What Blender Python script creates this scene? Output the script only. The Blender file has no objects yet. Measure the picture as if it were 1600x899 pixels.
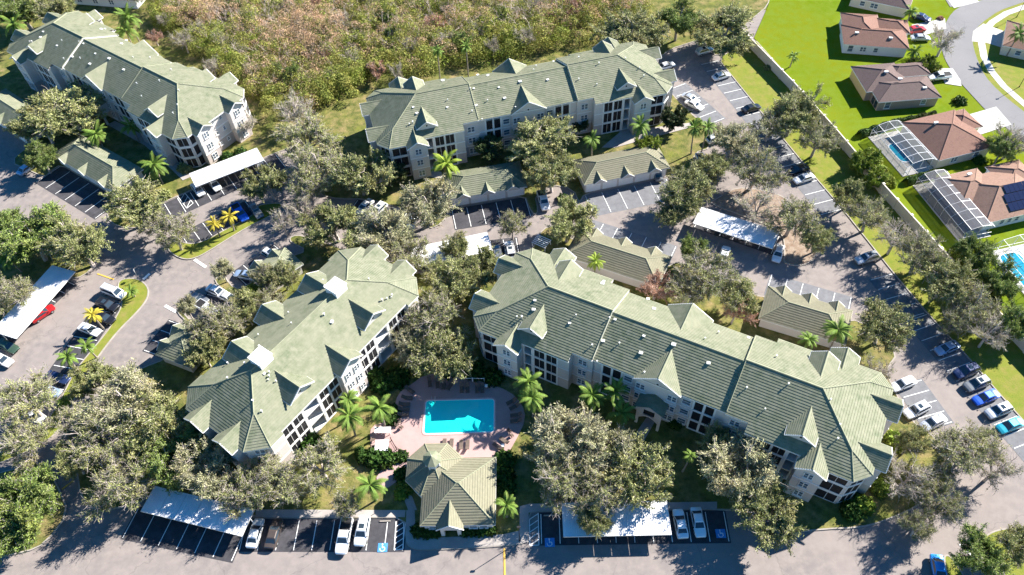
import bpy, bmesh, math, random
import numpy as np
from mathutils import Vector, Matrix

SC = bpy.context.scene
COL = SC.collection
random.seed(7)
R = math.radians

# ------------------------------------------------------------------ camera
F_PX, CAM_H = 1200.0, 116.0          # focal length in photo pixels, camera height in metres
_n = np.array([53.0, 970.0, F_PX]); _n /= np.linalg.norm(_n)       # world down, in camera axes
_z = np.array([0, 0, 1.0]); _fw = _z - _n * (_z @ _n); _fw /= np.linalg.norm(_fw)
_rt = np.cross(_n, _fw)
cam_d = bpy.data.cameras.new('camera'); cam = bpy.data.objects.new('camera', cam_d); COL.objects.link(cam)
cam_d.sensor_width = 36.0; cam_d.lens = F_PX / 1600.0 * 36.0
cam_d.clip_start = 1.0; cam_d.clip_end = 6000.0
ax = lambda i: Vector((_rt[i], _fw[i], -_n[i]))
m = Matrix((ax(0), -ax(1), -ax(2))).transposed().to_4x4(); m.translation = (0, 0, CAM_H)
cam.matrix_world = m
SC.camera = cam
SC.render.resolution_x = 1024; SC.render.resolution_y = 575

# ------------------------------------------------------------------ sky, sun, exposure
SUN_EL = R(34.0)
SUN_AZ = R(30.0)             # towards the sun, counter-clockwise from +X
w = bpy.data.worlds.new('World'); SC.world = w; w.use_nodes = True
nt = w.node_tree; nt.nodes.clear()
sky = nt.nodes.new('ShaderNodeTexSky'); sky.sky_type = 'NISHITA'; sky.sun_disc = False
sky.sun_elevation = SUN_EL; sky.sun_rotation = R(90) - SUN_AZ; sky.air_density = 1.0; sky.dust_density = 0.15; sky.ozone_density = 2.5
bg = nt.nodes.new('ShaderNodeBackground'); bg.inputs[1].default_value = 0.058
wo = nt.nodes.new('ShaderNodeOutputWorld')
hsv = nt.nodes.new('ShaderNodeHueSaturation'); hsv.inputs['Saturation'].default_value = 1.4      # daylight white balance: blue sky fill
nt.links.new(sky.outputs[0], hsv.inputs['Color']); nt.links.new(hsv.outputs[0], bg.inputs[0]); nt.links.new(bg.outputs[0], wo.inputs[0])
sd = bpy.data.lights.new('sun', 'SUN'); sd.energy = 5.0; sd.angle = R(0.53); sd.color = (1.0, 0.95, 0.87)
sun = bpy.data.objects.new('sun', sd); COL.objects.link(sun)
sv = Vector((math.cos(SUN_AZ) * math.cos(SUN_EL), math.sin(SUN_AZ) * math.cos(SUN_EL), math.sin(SUN_EL)))
sun.rotation_euler = (-sv).to_track_quat('-Z', 'Y').to_euler(); sun.location = (0, 0, 150)
SC.view_settings.view_transform = 'Standard'; SC.view_settings.look = 'None'
SC.view_settings.exposure = 1.7; SC.view_settings.gamma = 1.0

# ------------------------------------------------------------------ helpers
def P(x, y, h=0.0):
    """photo pixel -> world (x, y) of the point standing at height h on that line of sight"""
    d = np.array([x - 800.0, y - 449.5, F_PX]); t = (CAM_H - h) / (d @ _n)
    return Vector((float(d @ _rt * t), float(d @ _fw * t)))
def P3(x, y, h=0.0):
    p = P(x, y, h); return Vector((p.x, p.y, h))

def tag(o, label=None, cat=None, group=None, kind=None):
    if label: o['label'] = label
    if cat: o['category'] = cat
    if group: o['group'] = group
    if kind: o['kind'] = kind
    return o
def link(o, parent=None):
    COL.objects.link(o)
    if parent is not None: o.parent = parent
    return o
def empty(name, loc=(0, 0, 0), rz=0.0):
    o = bpy.data.objects.new(name, None); o.location = loc; o.rotation_euler = (0, 0, rz); o.empty_display_size = 0.5
    return link(o)
def thing(name, label, cat, loc=(0, 0, 0), rz=0.0, group=None):
    return tag(empty(name, loc, rz), label, cat, group)
def meshobj(name, me, parent=None, loc=(0, 0, 0), rot=(0, 0, 0), scale=None):
    o = bpy.data.objects.new(name, me); o.location = loc; o.rotation_euler = rot
    if scale is not None: o.scale = scale
    return link(o, parent)
KIDS = {}
def children(o):
    return [c for c in bpy.data.objects if c.parent == o] if o.name not in KIDS else KIDS[o.name]
def tree_of(o):
    """collect (object, [subtrees]) once so that copying is cheap"""
    by = {}
    for c in bpy.data.objects:
        if c.parent: by.setdefault(c.parent.name, []).append(c)
    def rec(q): return (q, [rec(c) for c in by.get(q.name, [])])
    return rec(o)
def copy_tree(t, parent=None):
    o, ch = t
    c = o.copy(); COL.objects.link(c); c.parent = parent
    for s in ch: copy_tree(s, c)
    return c

class MB:
    def __init__(s): s.v = []; s.f = []; s.m = []; s.el = []
    def add(s, vs, fs, mi=0):
        o = len(s.v); s.v += [tuple(p) for p in vs]; s.el.append((o, len(s.v), len(s.f), len(s.f) + len(fs)))
        s.f += [tuple(o + i for i in f) for f in fs]; s.m += [mi] * len(fs)
    def box(s, c, d, rz=0.0, mi=0):
        x, y, z = (q / 2 for q in d); cs, sn = math.cos(rz), math.sin(rz); vs = []
        for k in (-z, z):
            for a, b in ((-x, -y), (x, -y), (x, y), (-x, y)):
                vs.append((c[0] + a * cs - b * sn, c[1] + a * sn + b * cs, c[2] + k))
        s.add(vs, [(3, 2, 1, 0), (4, 5, 6, 7), (0, 1, 5, 4), (1, 2, 6, 5), (2, 3, 7, 6), (3, 0, 4, 7)], mi)
    def b2(s, x0, x1, y0, y1, z0, z1, mi=0):
        s.box(((x0 + x1) / 2, (y0 + y1) / 2, (z0 + z1) / 2), (abs(x1 - x0), abs(y1 - y0), abs(z1 - z0)), 0, mi)
    def prism(s, poly, z0, z1, mi=0):
        n = len(poly); vs = [(p[0], p[1], z0) for p in poly] + [(p[0], p[1], z1) for p in poly]
        s.add(vs, [tuple(range(n))[::-1], tuple(range(n, 2 * n))] + [(i, (i + 1) % n, n + (i + 1) % n, n + i) for i in range(n)], mi)
    def tube(s, pts, r, n=6, mi=0, cap=True):
        pts = [Vector(p) for p in pts]; rr = r if isinstance(r, (list, tuple)) else [r] * len(pts)
        vs = []
        for i, p in enumerate(pts):
            t = (pts[min(i + 1, len(pts) - 1)] - pts[max(i - 1, 0)]).normalized()
            a = t.cross(Vector((0, 0, 1)) if abs(t.z) < .9 else Vector((1, 0, 0))).normalized(); b = t.cross(a)
            for k in range(n):
                th = 2 * math.pi * (k + .5) / n; vs.append(p + (a * math.cos(th) + b * math.sin(th)) * rr[i])
        fs = []
        for i in range(len(pts) - 1):
            for k in range(n):
                fs.append((i * n + k, i * n + (k + 1) % n, (i + 1) * n + (k + 1) % n, (i + 1) * n + k))
        if cap: fs += [tuple(range(n))[::-1], tuple((len(pts) - 1) * n + k for k in range(n))]
        s.add(vs, fs, mi)
    def mesh(s, name, mat, smooth=False):
        me = bpy.data.meshes.new(name); me.from_pydata(s.v, [], s.f); 
        for q in (mat if isinstance(mat, (list, tuple)) else [mat]): me.materials.append(q)
        if any(s.m): me.polygons.foreach_set('material_index', s.m)
        if smooth: me.polygons.foreach_set('use_smooth', [True] * len(s.f))
        me.update(); return me
    def build(s, name, mat, parent=None, loc=(0, 0, 0), rot=(0, 0, 0), smooth=False):
        return meshobj(name, s.mesh(name, mat, smooth), parent, loc, rot)

def build_split(mb, name, mat_, parent, tol=.03):
    """one object for each group of touching pieces"""
    E = mb.el; V = np.array(mb.v); bb = [(V[a:b].min(0) - tol, V[a:b].max(0) + tol) for a, b, _, _ in E]
    lo = np.array([b[0] for b in bb]); hi = np.array([b[1] for b in bb]); par = list(range(len(E)))
    def find(i):
        while par[i] != i: par[i] = par[par[i]]; i = par[i]
        return i
    for i in range(len(E)):
        for j in np.nonzero(np.all((lo[i] <= hi) & (hi[i] >= lo), axis=1))[0]:
            a, b = find(i), find(int(j))
            if a != b: par[a] = b
    gr = {}
    for i in range(len(E)): gr.setdefault(find(i), []).append(i)
    for ids in gr.values():
        q = MB()
        for i in ids:
            a, b, c, d = E[i]; q.add(mb.v[a:b], [tuple(k - a for k in f) for f in mb.f[c:d]])
        q.build(name, mat_, parent)

# ------------------------------------------------------------------ materials
def mat(name, col, rough=0.7, col2=None, scale=1.0, detail=4.0, bump=0.0, bscale=None, spec=0.3, metal=0.0,
        col3=None, scale3=0.1, coord='Object', lo=0.35, hi=0.65, objvar=0.0, island=0.0, transl=0.0, alpha=1.0, coat=0.0):
    M = bpy.data.materials.new(name); M.use_nodes = True; T = M.node_tree; N = T.nodes; L = T.links; N.clear()
    out = N.new('ShaderNodeOutputMaterial'); B = N.new('ShaderNodeBsdfPrincipled')
    B.inputs['Roughness'].default_value = rough; B.inputs['Specular IOR Level'].default_value = spec
    B.inputs['Metallic'].default_value = metal; B.inputs['Coat Weight'].default_value = coat
    tc = N.new('ShaderNodeTexCoord'); src = tc.outputs[coord]
    c4 = lambda c: (c[0], c[1], c[2], 1)
    rgb = N.new('ShaderNodeRGB'); rgb.outputs[0].default_value = c4(col); cur = rgb.outputs[0]
    def noise(sc, det=detail, rgh=0.6):
        n = N.new('ShaderNodeTexNoise'); n.inputs['Scale'].default_value = sc; n.inputs['Detail'].default_value = det
        n.inputs['Roughness'].default_value = rgh; L.new(src, n.inputs['Vector']); return n
    def ramp(fac, a, b):
        r = N.new('ShaderNodeMapRange'); r.inputs[1].default_value = a; r.inputs[2].default_value = b; L.new(fac, r.inputs[0]); return r.outputs[0]
    def mix(fac, a, b):
        x = N.new('ShaderNodeMix'); x.data_type = 'RGBA'; L.new(fac, x.inputs[0]); L.new(a, x.inputs[6])
        if isinstance(b, tuple): x.inputs[7].default_value = c4(b)
        else: L.new(b, x.inputs[7])
        return x.outputs[2]
    if col2: cur = mix(ramp(noise(scale).outputs[0], lo, hi), cur, col2)
    if col3: cur = mix(ramp(noise(scale3).outputs[0], lo, hi), cur, col3)
    if island or objvar:
        hs = N.new('ShaderNodeHueSaturation'); L.new(cur, hs.inputs['Color']); v = None
        if island:
            g = N.new('ShaderNodeNewGeometry'); a = N.new('ShaderNodeMapRange'); a.inputs[3].default_value = 1 - island; a.inputs[4].default_value = 1 + island
            L.new(g.outputs['Random Per Island'], a.inputs[0]); v = a.outputs[0]
        if objvar:
            oi = N.new('ShaderNodeObjectInfo'); a = N.new('ShaderNodeMapRange'); a.inputs[3].default_value = 1 - objvar; a.inputs[4].default_value = 1 + objvar
            L.new(oi.outputs['Random'], a.inputs[0])
            if v is None: v = a.outputs[0]
            else:
                q = N.new('ShaderNodeMath'); q.operation = 'MULTIPLY'; L.new(v, q.inputs[0]); L.new(a.outputs[0], q.inputs[1]); v = q.outputs[0]
        L.new(v, hs.inputs['Value']); cur = hs.outputs[0]
    L.new(cur, B.inputs['Base Color'])
    if bump:
        bn = N.new('ShaderNodeBump'); bn.inputs['Strength'].default_value = 1.0; bn.inputs['Distance'].default_value = bump
        L.new(noise(bscale or scale * 4, 5).outputs[0], bn.inputs['Height']); L.new(bn.outputs[0], B.inputs['Normal'])
    sh = B.outputs[0]
    if transl:
        t = N.new('ShaderNodeBsdfTranslucent'); L.new(cur, t.inputs[0]); x = N.new('ShaderNodeMixShader'); x.inputs[0].default_value = transl
        L.new(sh, x.inputs[1]); L.new(t.outputs[0], x.inputs[2]); sh = x.outputs[0]
    if alpha < 1:
        t = N.new('ShaderNodeBsdfTransparent'); x = N.new('ShaderNodeMixShader'); x.inputs[0].default_value = alpha
        L.new(t.outputs[0], x.inputs[1]); L.new(sh, x.inputs[2]); sh = x.outputs[0]
    L.new(sh, out.inputs[0]); return M

M = {}
M['terrain'] = mat('terrain', (.13, .15, .045), .95, (.20, .165, .08), .08, 6, .06, 3, .1, col3=(.11, .15, .04), scale3=.9)
M['asphalt'] = mat('asphalt', (.235, .202, .186), .9, (.165, .147, .142), .09, 6, .012, 9, .2, col3=(.25, .215, .198), scale3=.6)
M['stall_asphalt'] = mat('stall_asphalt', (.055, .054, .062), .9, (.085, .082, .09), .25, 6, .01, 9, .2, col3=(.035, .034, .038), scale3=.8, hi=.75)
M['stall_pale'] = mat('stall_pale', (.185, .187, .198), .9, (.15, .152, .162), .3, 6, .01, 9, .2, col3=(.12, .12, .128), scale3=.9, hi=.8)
M['street'] = mat('street', (.195, .19, .194), .9, (.17, .168, .174), .12, 6, .01, 8, .2)
M['kerb'] = mat('kerb', (.36, .325, .285), .9, (.28, .25, .22), .8, 5, .01, 8, .2)
M['concrete'] = mat('concrete', (.38, .345, .32), .9, (.31, .28, .26), .4, 5, .008, 9, .2)
M['driveway'] = mat('driveway', (.46, .445, .42), .9, (.41, .395, .37), .3, 5, .006, 9, .2)
M['yard'] = mat('yard', (.155, .165, .036), .95, (.26, .195, .095), .22, 8, .10, 4, .1, col3=(.085, .10, .026), scale3=.55, lo=.38, hi=.62)
M['lawn'] = mat('lawn', (.10, .16, .008), .95, (.16, .172, .010), .045, 8, .05, 5, .0, col3=(.135, .185, .02), scale3=.5)
M['dry_lawn'] = mat('dry_lawn', (.185, .20, .028), .95, (.225, .19, .06), .3, 6, .05, 5, .1, col3=(.145, .18, .025), scale3=.7)
M['mulch'] = mat('mulch', (.30, .24, .19), .95, (.21, .15, .11), .9, 6, .06, 6, .1)
M['deck'] = mat('deck', (.42, .285, .27), .85, (.36, .24, .225), .35, 5, .004, 9, .25)
M['paint'] = mat('paint', (.80, .79, .76), .8, (.62, .61, .60), 1.3, 6, 0, None, .2, lo=.5, hi=.8)
M['yellow_paint'] = mat('yellow_paint', (.72, .42, .04), .8, (.45, .30, .10), 1.5, 6)
M['blue_paint'] = mat('blue_paint', (.05, .22, .55), .8, (.08, .26, .55), 2, 5)
M['roof'] = mat('roof', (.195, .203, .135), .85, (.125, .148, .088), .22, 8, .012, 5, .25, col3=(.235, .236, .165), scale3=.9, objvar=.04)
M['roof_tan'] = mat('roof_tan', (.205, .195, .135), .85, (.165, .162, .108), .4, 8, .012, 5, .25, col3=(.23, .215, .15), scale3=1.6)
M['cap'] = mat('cap', (.26, .265, .18), .8, (.21, .22, .145), .8)
M['wall'] = mat('wall', (.60, .56, .53), .85, (.56, .52, .49), .3, 5, .004, 14, .2)
M['wall_low'] = mat('wall_low', (.46, .40, .37), .85, (.43, .37, .345), .3, 5, .004, 14, .2)
M['trim'] = mat('trim', (.76, .75, .73), .6, (.70, .69, .67), .7)
M['white'] = mat('white', (.80, .80, .80), .5, (.76, .76, .77), .6)
M['glass'] = mat('glass', (.03, .045, .06), .06, None, spec=.8)
M['pane'] = mat('pane', (.05, .08, .12), .08, (.14, .18, .22), .5, 2, spec=.8)
M['screen'] = mat('screen', (.018, .018, .022), .6, None, alpha=.86)
M['dark'] = mat('dark', (.02, .02, .022), .8)
M['metal_white'] = mat('metal_white', (.80, .80, .80), .45, (.72, .72, .74), .5, 5, spec=.5, objvar=.02)
M['steel'] = mat('steel', (.45, .45, .46), .5, None, metal=.6)
M['vent'] = mat('vent', (.72, .72, .70), .5, (.55, .55, .53), 2)
M['bark'] = mat('bark', (.24, .21, .18), .95, (.42, .385, .345), 1.2, 6, .03, 6, .1, objvar=.15)
M['bark_pale'] = mat('bark_pale', (.50, .44, .40), .95, (.36, .31, .28), 1.0, 5, .02, 6, .1, objvar=.15)
M['twig'] = mat('twig', (.52, .43, .385), .95, (.62, .53, .48), .3, 3, spec=.1)
M['palm_bark'] = mat('palm_bark', (.30, .26, .21), .95, (.20, .17, .14), 3, 5, .03, 8, .1)
def leafmat(n, c, c2, tr=.16, isl=.55, ov=.16): return mat(n, c, .65, c2, .45, 3, 0, None, .2, objvar=ov, island=isl, transl=tr, col3=(c[0] * 1.0 + .025, c[1] * .9, c[2] * .85), scale3=.22, lo=.45, hi=.7)
M['oak'] = leafmat('oak', (.235, .258, .095), (.345, .335, .155))
M['oak_grey'] = leafmat('oak_grey', (.315, .315, .168), (.395, .375, .24))
M['oak_green'] = leafmat('oak_green', (.155, .215, .05), (.24, .29, .09))
M['magnolia'] = leafmat('magnolia', (.055, .085, .03), (.085, .115, .04), .10)
M['rust'] = leafmat('rust', (.38, .215, .145), (.46, .30, .215))
M['bright'] = leafmat('bright', (.16, .23, .028), (.27, .29, .05))
M['hedge'] = leafmat('hedge', (.035, .085, .012), (.06, .115, .02), .12)
M['palm'] = leafmat('palm', (.13, .215, .035), (.20, .27, .055), .25, .3)
M['palm_yellow'] = leafmat('palm_yellow', (.46, .39, .05), (.52, .40, .04), .25, .2)
M['palm_lime'] = leafmat('palm_lime', (.24, .34, .04), (.32, .36, .05), .25, .2)
M['dead_frond'] = leafmat('dead_frond', (.26, .19, .10), (.20, .14, .08), .1, .2)
M['brush_green'] = leafmat('brush_green', (.20, .235, .05), (.36, .33, .085), .2, .5)
M['brush_dry'] = leafmat('brush_dry', (.56, .385, .26), (.48, .36, .16), .2, .5)
M['water'] = mat('water', (.012, .78, .72), .04, (.016, .80, .74), .3, 3, .008, 2.5, .6)
M['house_pool'] = mat('house_pool', (.02, .30, .45), .04, None, spec=.6)
M['coping'] = mat('coping', (.62, .40, .36), .8, (.52, .33, .30), 2)
M['tile_blue'] = mat('tile_blue', (.06, .10, .28), .3, None, spec=.5)
M['wicker'] = mat('wicker', (.10, .075, .06), .8, (.15, .11, .09), 6)
M['tyre'] = mat('tyre', (.02, .02, .02), .9)
M['rim'] = mat('rim', (.5, .5, .52), .35, metal=.7)
M['lamp_glass'] = mat('lamp_glass', (.75, .77, .80), .15, spec=.6)
M['tail_red'] = mat('tail_red', (.35, .01, .01), .2, spec=.5)
M['fence_wall'] = mat('fence_wall', (.66, .60, .53), .85, (.58, .52, .46), .5, 5, .004, 9, .2)
M['solar'] = mat('solar', (.012, .016, .045), .12, None, spec=.7)
M['rack'] = mat('rack', (.75, .76, .78), .4, metal=.3)

def crack(Mx, scale, width, col):
    """thin dark cracks and sealed joints along warped cell borders"""
    T = Mx.node_tree; N = T.nodes; L = T.links; B = [n for n in N if n.type == 'BSDF_PRINCIPLED'][0]; src = B.inputs['Base Color'].links[0].from_socket
    tc = N.new('ShaderNodeTexCoord'); nz = N.new('ShaderNodeTexNoise'); nz.inputs['Scale'].default_value = .5; nz.inputs['Detail'].default_value = 5; L.new(tc.outputs['Object'], nz.inputs['Vector'])
    ad = N.new('ShaderNodeVectorMath'); ad.operation = 'MULTIPLY_ADD'; ad.inputs[1].default_value = (3, 3, 3); L.new(nz.outputs['Color'], ad.inputs[0]); L.new(tc.outputs['Object'], ad.inputs[2])
    v = N.new('ShaderNodeTexVoronoi'); v.feature = 'DISTANCE_TO_EDGE'; v.inputs['Scale'].default_value = scale; L.new(ad.outputs[0], v.inputs['Vector'])
    r = N.new('ShaderNodeMapRange'); r.inputs[1].default_value = 0; r.inputs[2].default_value = width; r.inputs[3].default_value = .30; r.inputs[4].default_value = 0; L.new(v.outputs[0], r.inputs[0])
    x = N.new('ShaderNodeMix'); x.data_type = 'RGBA'; L.new(r.outputs[0], x.inputs[0]); L.new(src, x.inputs[6]); x.inputs[7].default_value = (*col, 1); L.new(x.outputs[2], B.inputs['Base Color'])
crack(M['asphalt'], .06, .007, (.07, .065, .065)); crack(M['stall_pale'], .08, .007, (.06, .06, .065)); crack(M['street'], .10, .008, (.10, .10, .10)); crack(M['stall_asphalt'], .2, .012, (.02, .02, .022))

def clip(poly, a, b, c):
    """keep the part of a convex xy polygon where a*x + b*y + c >= 0"""
    out = []
    for i in range(len(poly)):
        p, q = poly[i], poly[(i + 1) % len(poly)]
        dp, dq = a * p[0] + b * p[1] + c, a * q[0] + b * q[1] + c
        if dp >= -1e-9: out.append(p)
        if (dp > 1e-9 and dq < -1e-9) or (dp < -1e-9 and dq > 1e-9):
            t = dp / (dp - dq); out.append((p[0] + t * (q[0] - p[0]), p[1] + t * (q[1] - p[1])))
    return out
def tile_plane(mb, poly, pl, dz=0.19, h=0.05, gap=.36):
    """lay courses of roof tile on the plane z = a x + b y + c over a convex plan polygon: each course
    stands proud of the joint below it, so that the joints hold real shadow"""
    a, b, c = pl
    zf = lambda p: a * p[0] + b * p[1] + c
    if len(poly) < 3: return
    z0, z1 = min(map(zf, poly)), max(map(zf, poly))
    if math.hypot(a, b) < 1e-6: mb.add([(p[0], p[1], c) for p in poly], [tuple(range(len(poly)))]); return
    def cut(lo, hi):
        q = clip(poly, a, b, c - lo)
        return clip(q, -a, -b, hi - c) if len(q) >= 3 else []
    i = math.floor(z0 / dz)
    while i * dz < z1 - 1e-6:
        lo, hi = i * dz, (i + 1) * dz; mid = lo + gap * dz; i += 1
        for l_, h_, off in ((lo, mid, 0.0), (mid, hi, h)):
            q = cut(l_, h_)
            if len(q) < 3: continue
            up = [(p[0], p[1], zf(p) + off + .02) for p in q]
            mb.add(up, [tuple(range(len(up)))])
            if off:
                for j in range(len(q)):
                    k = (j + 1) % len(q); zj, zk = zf(q[j]), zf(q[k])
                    if (abs(zj - l_) < 1e-5 and abs(zk - l_) < 1e-5) or (abs(zj - h_) < 1e-5 and abs(zk - h_) < 1e-5):
                        mb.add([up[j], up[k], (q[k][0], q[k][1], zk + .018), (q[j][0], q[j][1], zj + .018)], [(0, 1, 2, 3)])
# ------------------------------------------------------------------ windows, screens
_WM = {}
def window_meshes(w, h, kind):
    key = (round(w, 2), round(h, 2), kind)
    if key in _WM: return _WM[key]
    f = MB(); t = .09 if kind != 'screen' else .07; d = .12
    for sx in (-1, 1): f.b2(sx * w / 2 - t / 2, sx * w / 2 + t / 2, -d, .02, -h / 2 - t / 2, h / 2 + t / 2)
    for sz in (-1, 1): f.b2(-w / 2 + t / 2, w / 2 - t / 2, -d, .02, sz * h / 2 - t / 2, sz * h / 2 + t / 2)
    if kind == 'screen':
        if w > 1.8: f.b2(-.03, .03, -d + .01, .0, -h / 2 + t / 2, h / 2 - t / 2)
    else:
        f.b2(-w / 2 + t / 2, w / 2 - t / 2, -d + .03, 0, -.03, .03)
        if kind == 'double': f.b2(-.08, .08, -d, .02, -h / 2 + t / 2, h / 2 - t / 2)
        f.b2(-w / 2 - .12, w / 2 + .12, -d - .1, .0, -h / 2 - t / 2 - .09, -h / 2 - t / 2 - .001)
    p = MB(); p.b2(-w / 2 + t / 2, w / 2 - t / 2, -.045, -.02, -h / 2 + t / 2, h / 2 - t / 2)
    _WM[key] = (f.mesh('window_frame', M['trim']), p.mesh('pane', M['screen'] if kind == 'screen' else M['pane']))
    return _WM[key]
def add_window(root, x, y, z, rz, w=1.2, h=1.5, kind='single'):
    fm, pm = window_meshes(w, h, kind)
    o = meshobj('balcony_screen' if kind == 'screen' else 'window', fm, root, (x, y, z), (0, 0, rz))
    meshobj('mesh_panel' if kind == 'screen' else 'pane', pm, o)
    return o
_vent = {}
def add_vents(root, roof, n, zf, hx, hy, seed):
    rnd = random.Random(seed)
    if 'pipe' not in _vent:
        a = MB(); a.tube([(0, 0, -.2), (0, 0, .45)], .09, 6); a.tube([(0, 0, .45), (0, 0, .52)], .17, 6); _vent['pipe'] = a.mesh('pipe_vent', M['vent'])
        a = MB(); a.box((0, 0, .05), (.55, .42, .22)); a.box((0, 0, .18), (.62, .5, .05)); _vent['box'] = a.mesh('box_vent', M['vent'])
    for i in range(n):
        x = rnd.uniform(-hx + 6, hx - 6); y = rnd.choice((-1, 1, -1)) * rnd.uniform(.8, hy - 2.5)
        k = rnd.choice(('pipe', 'pipe', 'box'))
        o = meshobj('roof_vent', _vent[k], roof, (x, y, zf(x, y) + .05), (0, 0, rnd.uniform(0, .4)))
        s = rnd.uniform(.7, 1.15); o.scale = (s, s, s)

def round_vent(root, x, y, z, rz):
    if 'rv' not in _vent:
        a = MB(); n = 12
        ring = [(math.cos(2 * math.pi * i / n), math.sin(2 * math.pi * i / n)) for i in range(n)]
        a.add([(.34 * c, -.05, .34 * s) for c, s in ring] + [(.24 * c, -.05, .24 * s) for c, s in ring],
              [(i, (i + 1) % n, n + (i + 1) % n, n + i) for i in range(n)], 0)
        a.add([(.34 * c, -.05, .34 * s) for c, s in ring] + [(.34 * c, .02, .34 * s) for c, s in ring],
              [(i, (i + 1) % n, n + (i + 1) % n, n + i) for i in range(n)], 0)
        a.add([(.24 * c, -.03, .24 * s) for c, s in ring], [tuple(range(n))], 1)
        _vent['rv'] = a.mesh('round_vent', [M['trim'], M['dark']])
    return meshobj('gable_vent', _vent['rv'], root, (x, y, z), (0, 0, rz))

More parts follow.
